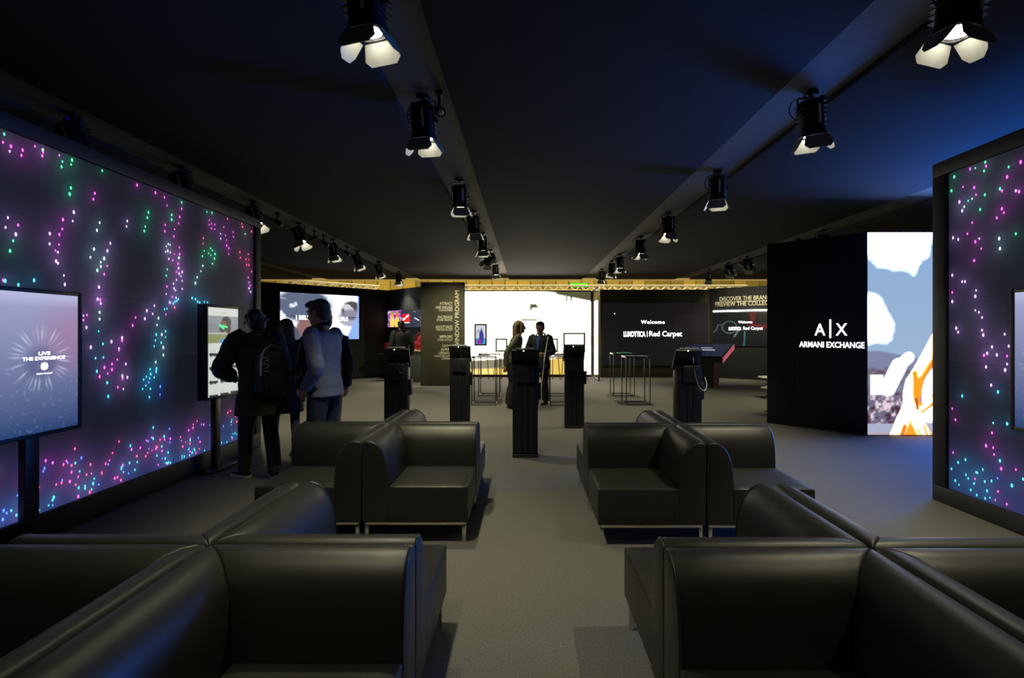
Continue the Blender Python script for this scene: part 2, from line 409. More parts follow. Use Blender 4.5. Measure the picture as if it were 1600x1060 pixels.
# poster and logo screens over the counter
ub = (A2-A1).normalized(); nb = Vector((ub.y, -ub.x)); ab = math.atan2(ub.y, ub.x)
def wall_b(px): return at_wall(px, A1, ub)
def on_b(px, off): s = wall_b(px); return A1+ub*s+nb*off
t0, t1, t2 = wall_b(607.5), wall_b(629.5), wall_b(680)
def paint_poster(U, V):
    C = const(U, (.16, .03, .30)); n = noise(U, V, 6)
    C = lay(C, np.clip((n-.45)*6, 0, 1), (.55, .12, .75)); C = lay(C, np.clip((noise(V, U, 9)-.55)*6, 0, .8), (.9, .8, .9))
    for cx, c in ((.32, (1.3, .45, .05)), (.68, (1.1, .12, .06))):
        C = lay(C, ell(U, V, cx, .72, .11, .20, .3), c); C = lay(C, ell(U, V, cx, .86, .12, .10, .4), (.5, .32, .06)); C = lay(C, ell(U, V, cx, .25, .17, .36, .3), (1.2, .75, .12))
    return C
Yb = (on_b(607.5, 0).y+on_b(629.5, 0).y)/2
ps = empty('poster_screen', (*on_b(607.5, .003), gz(512, Yb)), ab, 'small screen with a purple and orange portrait picture above counter', 'screen')
hS = 27*Yb/FPX
MB().box(((t1-t0)/2, -.02, hS/2), (t1-t0, .04, hS)).build('screen_body', BMETAL, ps, bevel=.004)
link('screen_picture', screen_mesh('p', .015, t1-t0-.015, .015, hS-.015, 40, 46, paint_poster, -.0425), SCREEN, ps)
Yl = on_b(645, 0).y
def paint_logo(U, V):
    C = const(U, (.030, .034, .055)); C = lay(C, np.clip((noise(U, V, 5)-.5)*3, 0, 1), (.05, .055, .09))
    C = lay(C, cap(U, V, .38, .93, .45, .86, .012, .4), (.4, .4, .5)); C = lay(C, cap(U, V, .42, .53, .55, .38, .012, .4, .6), (1.2, 1.2, 1.3))
    C = lay(C, rect(U, V, .60, .66, .05, .70, .03)*noise(U, V, 9), (.2, .6, .5)); return C
ls = empty('logo_screen', (*on_b(629.8, .003), gz(512, Yl)), ab, 'dark screen with a red square logo beside the portrait screen', 'screen')
hL = 28*Yl/FPX; wL = t2-t1-.02
MB().box((wL/2, -.02, hL/2), (wL, .04, hL)).build('screen_body', BMETAL, ls, bevel=.004)
link('screen_picture', screen_mesh('p', .012, wL-.012, .012, hL-.012, 70, 40, paint_logo, -.0425), SCREEN, ls)
l0, l1 = wall_b(630.8)-t1, wall_b(642)-t1
MB().box(((l0+l1)/2, -.05, gz(497, Yl)-gz(512, Yl)), (l1-l0, .02, 12.5*Yl/FPX)).build('logo_plate', emit('red_logo', (1, .004, .01), 1.0), ls, bevel=.003)
text('Ray-Ban', TXTW, ls, (l0+l1)/2, gz(496.5, Yl)-gz(512, Yl), 4.6*Yl/FPX, (l1-l0)*.92, bold=.01, y=-.065, roll=.40, shear=.3)
MB().box(((l0+l1)/2, -.05, gz(504.4, Yl)-gz(512, Yl)), ((l1-l0)*.9, .02, .02)).build('logo_bar', TXTW, ls)

# welcome screen
def paint_welcome(U, V):
    C = const(U, (.0075, .0068, .0085)); C = lay(C, np.clip(U*.9-.2, 0, 1), (.012, .008, .010)); return C
zb, zt = gz(571, YV), gz(473.5, YV); xw0, xw1 = gx(941, YV)-B0.x, gx(1106, YV)-B0.x
wsn = empty('welcome_screen', (B0.x, YV-.002, 0), 0, 'wide dark LED screen reading Welcome and Red Carpet', 'screen')
nxp, nyp = 6, 4
for i in range(nxp):
    for j in range(nyp):
        a, b = xw0+(xw1-xw0)*i/nxp, xw0+(xw1-xw0)*(i+1)/nxp; c, d = zb+(zt-zb)*j/nyp, zb+(zt-zb)*(j+1)/nyp
        o = MB().box(((a+b)/2, -.02, (c+d)/2), (b-a-.003, .04, d-c-.003)).build('led_panel', BMETAL, wsn)
        link('led_picture', screen_mesh('p', a+.002, b-.002, c+.002, d-.002, 4, 4, lambda U, V, i=i, j=j: paint_welcome((U+i)/nxp, (V+j)/nyp), -.0405), LEDTILE, wsn)
sc = YV/FPX
text('Welcome', TXTW, wsn, gx(1019.5, YV)-B0.x, gz(503.5, YV), 5.8*sc, 37*sc, bold=.018, y=-.046, space=1.15)
text('LUXOTTICA', TXTW, wsn, gx(991, YV)-B0.x, gz(522.3, YV), 8.6*sc, 34*sc, bold=.035, y=-.046, space=.92)
MB().box((gx(1010.8, YV)-B0.x, -.045, gz(522.3, YV)), (.02, .006, 9*sc)).build('divider_bar', TXTW, wsn)
text('Red Carpet', TXTW, wsn, gx(1039.5, YV)-B0.x, gz(523, YV), 11*sc, 51*sc, bold=.015, y=-.046)
MB().tube([(gx(960, YV)-B0.x, -.047, gz(490.5, YV)), (gx(960, YV)-B0.x, -.042, gz(490.5, YV))], .022, 10).build('pointer_dot', emit('warm_dot', (1, .75, .6), 1.5, False), wsn)

# angled right wall: lettering, light strip and screen
ud = (B2-B1).normalized(); nd = Vector((ud.y, -ud.x)); ad = math.atan2(ud.y, ud.x)
def wall_d(px): return at_wall(px, B1, ud)
Yd = lambda px: (B1+ud*wall_d(px)).y
def zd(px, py): return gz(py, Yd(px))
a0 = wall_d(1117.5)
text('PREVIEW THE COLLECTION', TXTP, wd_, a0, zd(1118, 476), .135, (wall_d(1198)-a0)*22/17.2, 'LEFT', y=-.006)
text('DISCOVER THE BRANDS', TXTP, wd_, wall_d(1124.5), zd(1124, 467.6), .135, (wall_d(1198)-wall_d(1124.5))*19/17.0, 'LEFT', y=-.006)
MB().box(((a0+LD)/2-.2, -.005, zd(1140, 471.8)), (LD-a0-.4, .006, .012)).build('lettering_rule', TXTP, wd_)
MB().box(((a0+LD)/2, -.02, zd(1140, 486.2)), (LD-a0+.12, .035, .05)).build('light_strip', emit('white_light_strip', (1, .98, .92), 4), wd_)
def paint_glasses(U, V):
    C = const(U, (.005, .006, .007)); k = (.10, .16, .18); x = U*wG; z = V*hG
    def q(px, py): return wall_d(px)-gs0, zd(px, py)-zd(1130, 541)
    def line(L, r, c, f=.8):
        nonlocal C
        P_ = [q(*p) for p in L]
        for i in range(len(P_)-1): C = lay(C, cap(x, z, *P_[i], *P_[i+1], r, .6)*f, c)
    line([(1140+11.5*math.cos(t/14*2*PI), 511.5+9.5*math.sin(t/14*2*PI)) for t in range(15)], .014, k)
    line([(1114, 520), (1119, 517), (1122, 508), (1128, 508)], .014, k); line([(1148, 526), (1155, 515)], .03, (.16, .2, .22)); line([(1164, 519), (1163, 541)], .022, (.05, .2, .22))
    line([(1174, 488), (1176, 507)], .045, (.16, .004, .012)); line([(1180, 488), (1179, 500)], .03, (.16, .004, .012)); line([(1174, 507), (1200, 511)], .05, (.16, .004, .012)); line([(1200, 511), (1230, 505)], .05, (.16, .004, .012))
    return C
gs0, gs1 = wall_d(1115), LD-.15
gscr = empty('glasses_screen', (*(B1+ud*gs0+nd*.003), zd(1130, 541)), ad, 'dark screen with outlined eyeglasses and red lines under white light strip', 'screen')
hG = zd(1130, 489)-zd(1130, 541); wG = gs1-gs0
MB().box((wG/2, -.02, hG/2), (wG, .04, hG)).build('screen_body', BMETAL, gscr, bevel=.004)
link('screen_picture', screen_mesh('p', .01, wG-.01, .01, hG-.01, 110, 50, paint_glasses, -.0425), SCREEN, gscr)
def gq(px): return wall_d(px)-gs0
sd = Yd(1160)/FPX
text('Welcome', TXTW, gscr, gq(1165), zd(1165, 503.5)-zd(1130, 541), 4*sd, gq(1176)-gq(1154), bold=.015, y=-.046)
text('LUXOTTICA', TXTW, gscr, gq(1149), zd(1150, 513.7)-zd(1130, 541), 5.4*sd, gq(1159)-gq(1139.5), bold=.035, y=-.046, space=.92)
text('Red Carpet', TXTW, gscr, gq(1177), zd(1177, 513.8)-zd(1130, 541), 6.5*sd, gq(1192)-gq(1161.5), bold=.015, y=-.046)

# ================================================================== AX PARTITION AND LED SCREEN
AX0 = Vector((3.95, 8.40)); AX1 = Vector((4.90, 7.36))
ua = (AX1-AX0).normalized(); na = Vector((ua.y, -ua.x)); aa = math.atan2(ua.y, ua.x); LA = (AX1-AX0).length
axw = empty('wall_sign', (*AX0, 0), aa, 'black angled partition with the lit ARMANI EXCHANGE sign', kind='structure')
NAVY = mat('navy_black_panel', (.014, .017, .028), .55, noise=.08, nscale=4, spec=.3)
cut = at_wall(1243, AX0, ua)
MB().box((cut/2-.001, .06, 1.465), (cut-.004, .12, 2.93)).build('wall_body', NAVY, axw, bevel=.003)
MB().box(((cut+LA)/2, .06, 1.465), (LA-cut-.002, .12, 2.93)).build('wall_body', NAVY, axw, bevel=.003)
def ax(px): return at_wall(px, AX0, ua)
Ya = lambda px: (AX0+ua*ax(px)).y
text('A', TXTW, axw, (ax(1273)+ax(1289.5))/2, gz(515.2, Ya(1281)), 18.5*Ya(1281)/FPX, ax(1289.5)-ax(1273), bold=.008)
text('X', TXTW, axw, (ax(1306)+ax(1324))/2, gz(515, Ya(1315)), 19*Ya(1315)/FPX, ax(1324)-ax(1306), bold=.008)
MB().box((ax(1297.5), -.006, gz(514, Ya(1297))), (.02, .01, 29*Ya(1297)/FPX)).build('sign_bar', TXTW, axw)
text('ARMANI EXCHANGE', TXTW, axw, (ax(1249)+ax(1351))/2, gz(539, Ya(1300)), 9.3*Ya(1300)/FPX, ax(1351)-ax(1249), bold=.014)
XE = 8.2
led = empty('led_screen', (AX1.x, AX1.y, 0), 0, 'tall bright LED screen picturing sky, rocks and a bare arm', 'screen')
MB().box(((XE-AX1.x)/2, .08, 1.465), (XE-AX1.x, .14, 2.93)).build('screen_body', BWALL, led)
def paint_sky(U, V):
    # first metre is the part the photograph shows
    x = U*1.0; z = V
    C = const(U, (.34, .47, .66)); C = lay(C, np.clip((z/2.92-.3)*.9, 0, .8), (.23, .40, .68))
    n = noise(x*.9, z*.9, 3)
    wob = (n-.5)*.5
    C = lay(C, np.clip((.55-np.hypot((x-.42)/1.0, (z-2.92)/1.05)+wob*.7)/.16, 0, 1), (4.5, 6.0, 10.0))
    C = lay(C, np.clip((.42-np.hypot((x+.03)/1.0, (z-1.64)/1.02)+wob*.5)/.18, 0, 1), (4.5, 6.0, 9.5))
    for cx, cz, rr in ((1.9, 2.5, .6), (2.7, 1.9, .55), (1.6, 1.5, .35)): C = lay(C, np.clip((rr-np.hypot(x-cx, z-cz)+wob)/.08, 0, 1), (4.5, 6.0, 10.0))
    C = lay(C, np.clip((1.17-z+.10*np.sin(x*4+1.2)*.6)/.03, 0, 1), (.22, .24, .38))
    rk = noise(x*2.2, z*2.2, 6)
    C = lay(C, np.clip((1.0-z)/.05, 0, 1)*np.clip((rk-.35)*4, 0, 1), (.14, .10, .14)); C = lay(C, np.clip((.62-z)/.05, 0, 1)*np.clip((rk-.55)*8, 0, 1), (.8, .65, .75))
    C = lay(C, np.clip((.65-z)/.05, 0, 1)*np.clip((.47-rk)*8, 0, 1), (.09, .03, .05))
    C = lay(C, rect(x, z, .06, .22, .60, .86, .04), (3.2, 3.2, 3.4)); C = lay(C, cap(x, z, .30, .68, .46, 1.0, .11, .2), (3.2, 3.2, 3.4)); C = lay(C, cap(x, z, .40, .95, .60, 1.12, .08, .2), (3.2, 3.2, 3.4))
    C = lay(C, np.clip((.18-z)/.02, 0, 1), (.42, .45, .62)); C = lay(C, np.clip((.06-z)/.02, 0, 1), (.5, .4, .5))
    C = lay(C, rect(x, z, .80, 1.0, .20, .95, .05), (3, 3, 3.2))
    # bare arm and hand, outline in screen metres
    def zz(L): return [((p-20)*.00293, (1030-q)*.00289) for p, q in L]
    arm = zz([(372, 480), (350, 505), (300, 600), (250, 690), (210, 752), (195, 820), (195, 880), (165, 940), (128, 1034), (345, 1034), (318, 985), (278, 915), (292, 918), (372, 862), (372, 790), (300, 872), (278, 860), (290, 800), (305, 745), (340, 690), (372, 610)])
    sk = (3.4, 2.3, 1.1)
    C = lay(C, poly(x, z, arm), (1.7, .40, .018))
    for L, r, c in (([(345, 540), (300, 630), (255, 705)], .11, sk), ([(225, 740), (215, 810), (225, 880)], .080, sk), ([(215, 900), (190, 960), (160, 1030)], .10, sk), ([(250, 900), (270, 960), (300, 1025)], .085, sk), ([(365, 830), (320, 868), (292, 892)], .035, sk)):
        P_ = zz(L)
        for q in range(len(P_)-1): C = lay(C, cap(x, z, *P_[q], *P_[q+1], r, .5)*poly(x, z, arm), c)
    for L, r, c in (([(255, 720), (262, 780), (265, 850)], .035, (1.0, .36, .01)), ([(262, 850), (268, 895)], .02, (.5, .10, .005)), ([(206, 985), (190, 1032)], .03, (1.5, .22, .01)), ([(300, 985), (318, 1032)], .012, (1.6, .3, .01)), ([(270, 1000), (285, 1032)], .010, (1.6, .3, .01)), ([(300, 750), (330, 700), (355, 640)], .02, (1.0, .25, .01))):
        P_ = zz(L)
        for q in range(len(P_)-1): C = lay(C, cap(x, z, *P_[q], *P_[q+1], r, .6)*poly(x, z, arm), c)
    C = lay(C, np.clip((x-1.25)/.25, 0, 1), (.3, 7.5, 42))  # unseen rest of the screen: strong blue added to light the ceiling
    C = lay(C, np.clip((x-1.5)/.2, 0, 1)*np.clip((wob+.08)*5, 0, .5), (.8, 9.5, 48))
    return C
link('screen_picture', screen_mesh('p', .01, 1.2, .01, 2.92, 116, 290, lambda U, V: paint_sky(.01+U*1.19, .01+V*2.91), 0), SCREEN, led)
link('screen_picture', screen_mesh('p', 1.2, XE-AX1.x, .01, 2.92, 40, 50, lambda U, V: paint_sky(1.2+U*(XE-AX1.x-1.2), .01+V*2.91), 0), SCREEN, led)

# ================================================================== LED WALLS WITH DOTS
COLS = dict(m=(1, .06, .75), p=(.80, .45, 1), g=(.03, .9, .35), w=(.55, .95, .9), c=(.03, .65, .9), b=(.02, .14, 1), r=(1, .05, .22))
def led_wall(name, xw, ya, yb, hw, zl0, zl1, dots, label, sgn, frame=.13):
    # sgn +1: face looks to +X ; -1: face looks to -X. ya near, yb far
    rz = PI/2 if sgn > 0 else -PI/2
    L = yb-ya; root = empty(name, (xw, ya if sgn > 0 else yb, 0), rz, label, 'led wall')
    U = (lambda y: y-ya) if sgn > 0 else (lambda y: yb-y)
    MB().box((L/2, .17, hw/2), (L, .30, hw)).build('wall_core', BWALL, root, bevel=.004)
    fr = mat('led_frame', (.016, .016, .018), .6, noise=.1, nscale=8)
    far = U(yb)
    e0, e1 = (0, L-frame) if sgn > 0 else (frame, L)
    MB().box((L/2, -.005, (hw+zl1)/2), (L, .07, hw-zl1)).build('frame_rail', fr, root, bevel=.004)
    MB().box((L/2, -.005, zl0/2), (L, .07, zl0)).build('frame_rail', fr, root, bevel=.004)
    MB().box((L-frame/2 if sgn > 0 else frame/2, -.005, (zl0+zl1)/2), (frame, .07, zl1-zl0)).build('frame_post', fr, root, bevel=.004)
    D = [(U(y), z, k, r) for y, z, k, r in dots]
    du = np.array([d[0] for d in D]); dz = np.array([d[1] for d in D]); dc = np.array([COLS[d[2]] for d in D]); dr = np.array([d[3] for d in D])
    # picture on the tiles, with halos round the dots and bottom glow painted in
    nc = round((e1-e0)/.5); nr = 5; tw = (e1-e0)/nc; th = (zl1-zl0)/nr
    def pic(a, c, tint):
        def fn(Uu, Vv):
            x = a+Uu*tw; z = c+Vv*th
            C = const(Uu, (.0085, .0098, .0170))*tint
            C = C+np.clip((.85-z)/.7, 0, 1)[..., None]**2*np.array([.010, .018, .085])
            d2 = (x[..., None]-du)**2+(z[..., None]-dz)**2
            for sg, am in ((.035, .040), (.11, .0085)):
                C = C+np.tensordot(np.exp(-d2/(2*sg*sg))*am*(dr/.014)**1.5, dc*np.array([.75, .8, 1.1]), 1)
            return C
        return fn
    for i in range(nc):
        for j in range(nr):
            a = e0+i*tw; c = zl0+j*th
            me = screen_mesh('led_panel', a+.0012, a+tw-.0012, c+.0012, c+th-.0012, 14, 14, pic(a, c, random.uniform(.88, 1.15)), -.008-random.uniform(0, .0012))
            bm = bmesh.new(); bm.from_mesh(me)      # give the tile its depth
            be = [e for e in bm.edges if e.is_boundary]; r = bmesh.ops.extrude_edge_only(bm, edges=be)
            bmesh.ops.translate(bm, vec=(0, .02, 0), verts=[g for g in r['geom'] if isinstance(g, bmesh.types.BMVert)]); bm.to_mesh(me); bm.free()
            link('led_panel', me, LEDTILE, root)
    V, F, K = [], [], []
    for u, z, k, r in D:
        n = len(V); c = np.array(COLS[k])
        V.append((u, -.0108, z)); K.append(c*3.2+.35)
        for t in range(8): V.append((u+r*.62*math.cos(t*PI/4), -.0105, z+r*math.sin(t*PI/4))); K.append(c*1.1)
        F += [(n, n+1+(t+1) % 8, n+1+t) for t in range(8)]
    me = bpy.data.meshes.new('led_dots'); me.from_pydata(V, [], F); me.update()
    at = me.color_attributes.new('Col', 'FLOAT_COLOR', 'POINT'); rgba = np.ones((len(V), 4), dtype=np.float32); rgba[:, :3] = np.array(K); at.data.foreach_set('color', rgba.ravel())
    o = link('led_dots', me, LEDDOT, root); o['kind'] = 'stuff'
    return root
Z1 = "15,105g 8,150m 52,172m 45,200p 117,193m 110,222m 185,172m 228,192w 230,207m 225,225m 320,222m 337,257g 332,285g 390,248g 385,273g 557,307g 384,402g 377,436g 516,432m 508,464m 400,536p 394,585p 340,577m 336,629m 35,566p 22,620p 92,607m 79,658p 64,694g 47,750g 267,654p 266,711p 320,659m 318,715m 298,748m 312,757p 302,806p 312,818p 543,594w 528,636w 696,585p 692,615p 813,537g 807,566g 796,615g 790,640g 602,708p 586,749p 512,740w 492,785w 568,792w 549,812w 549,836w 530,857w 585,833m 568,879m 345,885p 350,935p 180,912c 93,937c 20,915c 8,912m 540,950p 531,1015p 547,1018m 549,1040p 750,386m 852,428m 901,454m 997,482g 916,499m 997,517m 942,551g 942,577g 986,562m 980,598m 906,606m 904,641m 958,631m 954,669m 923,712w 933,716p 912,725w 920,750w 908,755p 934,758p 984,731m 986,768m 956,767m 926,794p 948,802m 982,788w 977,820m 980,845p 917,852g 912,887g 968,866m 1000,866p 983,875p 993,890p 1000,915p 968,910p 952,931p 915,947m 955,957p 963,967p 911,988p 1000,960p 945,1003m 966,1008p 930,1033c 950,1040c 960,1030c 978,1016c 970,1025c 846,1051p 1055,1010c 1073,1016c 1085,1030c 1097,1035c 1122,1031c 1140,1034c 1137,535g 1165,540g 1150,580m 1162,600m 1180,604m 1150,605m 1162,625m 1180,630m 1230,618m 1212,655p 1240,664m 1213,682p 1245,690m 1246,720m 1258,735m 1258,767m 1282,645m 1283,672m 1251,573r 1330,600r 1334,617r 1384,643r 1349,656g 1117,679r 1116,710r 1122,750g 1157,736g 1167,747g 1182,767g 1146,763g 1158,774g 1179,792g 1112,779g 1167,820w 1114,832w 1103,862w 1083,895w 1073,928w 1319,757r 1322,788r 1366,768m 1352,796r 1369,799r 1369,828r 1357,827r 1384,864r 1366,897m 1371,924p 1378,941m 1370,956p 1379,976p"
Z2 = "385,47p 380,95p 390,98m 392,112p 388,147w 388,174w 384,222c 324,160p 338,158m 324,178m 336,207p 353,285p 401,272c 435,263p 477,248p 477,258m 465,290p 465,297m 372,328c 403,325c 458,334m 437,351m 407,365m 437,373m 492,351p 377,380c 388,401m 420,389m 478,398w 479,407m 498,404p 418,425c 460,443m 482,450p 422,479c 530,168m 519,199m 575,141p 605,122p 598,153p 567,172p 621,170w 650,155m 645,135c 654,133c 668,110m 685,128r 615,197w 612,235c 634,235w 649,222c 609,258c 632,267c 604,281c 648,245c 640,286w 640,316w 610,344w 613,369c 588,372c 612,381c 590,391c 573,401c 586,408c 604,404c 562,413c 582,424b 571,436c 589,449c 558,450c 628,440b 627,472b 585,482c 600,602c 600,645c 664,607b 643,637c 580,656b 613,677r 634,677c 583,686b 615,713c 708,640r 728,660r 717,677r 712,654b 290,686r 316,722b 245,748r 262,741b 277,751r 277,778m 270,815m 240,810b 170,763b 165,775b 75,885c 75,903c 85,932r 70,950m 8,930b 5,965b 20,940b 352,748r 412,745r 480,750r 535,715r 570,715r"
XL = -3.5; LZ0, LZ1 = .18, 2.84; YF = FPX*3.5/419
def parse(s, sc_, oy, xw, ox=0):
    out = []
    for t in s.split():
        a, b = t[:-1].split(','); px = ox+float(a)/sc_; py = oy+float(b)/sc_
        Y = FPX*xw/(px-VX); out.append((Y, gz(py, Y), t[-1], random.uniform(.010, .017)))
    return out
dl = parse(Z1, 3.5325, 180, XL)+parse(Z2, 2.525, 430, XL)
dl = [d for d in dl if LZ0+.01 < d[1] < LZ1-.01 and d[0] < YF-.14]
for k in range(230):
    y = random.uniform(2.2, YF-.16); hmax = .42*(1-.35*(y-2.2)/4.5)*(1.25 if y > 5.4 else 1)
    z = LZ0+.02+hmax*random.random()**1.3; rel = (z-LZ0)/hmax
    dl.append((y, z, random.choice('mrrmbc' if rel > .45 else 'cccbrcm'), random.uniform(.009, .016)))
led_wall('led_wall', XL, 1.2, YF, 2.95, LZ0, LZ1, dl, 'long black LED wall with coloured dots behind the LIVE THE EXPERIENCE display', 1)
XR = 3.65; YRF = 4.55; RZ0, RZ1 = .14, 2.85
Z8 = "85,155g 125,135m 138,133g 163,118g 165,128m 78,190g 160,140g 200,185g 205,190m 222,130g 218,155m 107,180m 135,182m 140,200m 130,210w 110,230w 105,240p 98,218p 120,215g 150,237g 162,200g 205,235m 210,245m 192,258m 240,190p 248,192m 240,298g 252,118m 130,270m 118,298m 82,308p 95,312p 148,310p 135,365m 153,335m 198,310w 200,335w 138,318m 80,402p 105,418p 112,418p 80,445m 80,468p 140,440p 138,455p 138,490p 147,495p 155,508p 90,535p 95,545p 155,540p 158,552p 212,550p 72,602m 180,582p 160,603m 168,598p 192,602p 222,580p 218,605m 218,625p 213,640p 165,632p 105,705c 80,737m 88,765m 195,695c 178,678p 183,773c 180,798m 165,830m 183,835m 185,852m 82,847m 200,868c 203,888m 240,890m 157,890c 140,897c 78,888c 75,905c 120,912c 135,925c 195,945m 230,930c 218,775c"
dr_ = parse(Z8, 1.606, 180, XR, 1440)
for k in range(90):
    y = random.uniform(2.0, YRF-.2); z = RZ0+.02+.28*random.random()**1.6; dr_.append((y, z, random.choice('cccbcmc'), random.uniform(.008, .014)))
for k in range(60):
    y = random.uniform(2.0, 3.6); z = random.uniform(2.0, 2.8); dr_.append((y, z, random.choice('mmgpm'), random.uniform(.008, .013)))
dr_ = [d for d in dr_ if RZ0+.01 < d[1] < RZ1-.01 and d[0] < YRF-.16]
led_wall('led_wall', XR, 1.2, YRF, 2.97, RZ0, RZ1, dr_, 'black framed LED wall with falling coloured dots beside the bright arm picture', -1, .14)

# ================================================================== POLE DISPLAYS
def paint_live(U, V):
    A = V[..., None]; top = np.array([.36, .38, .60]); bot = np.array([.020, .055, .17])
    C = bot*(1-A)+top*A; C = C*(1.0)
    C = lay(C, ell(U, V, .98, .70, .45, .22, 1.2)*.5, (.42, .16, .30)); C = lay(C, np.clip((V-.9)*9, 0, .7), (.50, .52, .75))
    C = lay(C, ell(U, V, .5, .5, .2, .11, .5)*.45, (.05, .06, .15))
    th = np.arctan2((V-.53)*1.7, U-.5); rr = np.hypot(U-.5, (V-.53)*1.7)
    ray = np.clip(np.sin(th*23+2*np.sin(th*7))*.5+np.sin(th*41+1)*.5-.15, 0, 1)
    C = C+(ray*np.exp(-((rr-.30)/.075)**2)*.55)[..., None]*np.array([.7, .75, .85])
    st = (noise(U*1.0, V*1.8, 34, 1) > .86)*(V < .5)*.10; C = C+st[..., None]*np.array([.5, .65, .9]); return C
def paint_shop(U, V):
    C = const(U, (.62, .66, .62)); C = lay(C, rect(U, V, 0, 1, .60, .905), (.22, .25, .26))
    C = lay(C, rect(U, V, 0, 1, .82, .905)*.6, (.28, .31, .33)); C = lay(C, rect(U, V, 0, 1, .60, .69), (.24, .26, .10)); C = lay(C, rect(U, V, 0, 1, .70, .715), (.5, .52, .45))
    hx = .55
    C = lay(C, ell(U, V, hx+.04, .83, .16, .075, .15), (.035, .03, .035)); C = lay(C, ell(U, V, hx-.05, .795, .13, .058, .15), (.16, .085, .06)); C = lay(C, ell(U, V, hx-.09, .755, .10, .035, .2), (.05, .03, .025))
    C = lay(C, ell(U, V, hx+.10, .765, .09, .06, .2), (.05, .035, .035))
    C = lay(C, ell(U, V, hx-.12, .785, .10, .016, .3, -.3), (.05, .85, .55)); C = lay(C, cap(U, V, hx-.14, .795, hx+.07, .782, .012, .4), (.1, .9, .25))
    C = lay(C, ell(U, V, hx+.18, .61, .34, .055, .1)*(V > .60), (.02, .30, .62)); C = lay(C, rect(U, V, .39, .48, .558, .57), (.05, .2, .5))
    C = lay(C, rect(U, V, .46, .58, .94, .947)*.8, (.1, .1, .1))
    for r in range(4):
        for c in range(3):
            x = .18+c*.34; z = .465-r*.155
            for d in (-.065, .05): C = lay(C, ell(U, V, x+d, z, .055, .018, .35), (.06, .07, .09))
            C = lay(C, cap(U, V, x-.12, z+.014, x+.13, z+.006, .011, .5), (.03, .03, .035)); C = lay(C, rect(U, V, x-.07, x+.07, z+.045, z+.05, .008)*.5, (.3, .3, .3))
    return C
def pole_display(x, yc, rz, paint, label, nx, ny, zc=1.275, H=1.0, W=.62):
    root = empty('display_totem', (x, yc, 0), rz, label, 'display')
    MB().box((0, .075, .012), (.5, .22, .024)).build('base_plate', BMETAL, root, bevel=.004)
    MB().box((0, .085, .42), (.105, .05, .80)).build('pole', BMETAL, root, bevel=.006)
    MB().box((0, .045, zc), (W, .09, H)).build('housing', BMETAL, root, bevel=.006)
    for sx in (-1, 1): MB().box((sx*(W/2-.014), -.003, zc), (.028, .012, H)).build('bezel', KIOSK, root, bevel=.003)
    for sz in (-1, 1): MB().box((0, -.003, zc+sz*(H/2-.014)), (W-.056, .012, .028)).build('bezel', KIOSK, root, bevel=.003)
    link('screen_picture', screen_mesh('p', -W/2+.028, W/2-.028, zc-H/2+.028, zc+H/2-.028, nx, ny, paint, -.001), SCREEN, root)
    return root
d1 = pole_display(-3.3, 3.18*1.074+.07, PI/2, paint_live, 'upright pole display reading LIVE THE EXPERIENCE before the LED wall', 90, 150)
def live_text(d):
    text('LIVE', TXTW, d, .02, 1.338, .024, .085, bold=.02, y=-.004, ext=.001); text('THE EXPERIENCE', TXTW, d, .02, 1.305, .024, .31, bold=.02, y=-.004, ext=.001)
    MB().loft([(.02, -.003, 1.225, .012, .002), (.02, -.003, 1.235, .024, .002), (.02, -.003, 1.25, .027, .002), (.02, -.003, 1.27, .022, .002), (.02, -.003, 1.275, .010, .002)], 14).build('hand_icon', TXTW, d)
    text('TOUCH TO START', TXTW, d, .02, 1.20, .010, .12, y=-.004, ext=.001)
live_text(d1)
pole_display(-3.3, 5.2*1.074, PI/2, paint_shop, 'upright pole display of sunglasses used by the person with backpack', 70, 130)
d3 = pole_display(3.45, 3.39*1.074-.31, -PI/2, paint_live, 'upright pole display before the LED wall beside the arm picture', 60, 100, zc=1.29)
live_text(d3)

# ================================================================== CORNER CHAIRS
M = .755; GAP = .006
prof = [(0, .15), (.185, .15), (.185, .44), (.180, .52), (.168, .59), (.148, .645), (.120, .685), (.088, .708), (.055, .718), (.022, .716), (.006, .708), (0, .690)]
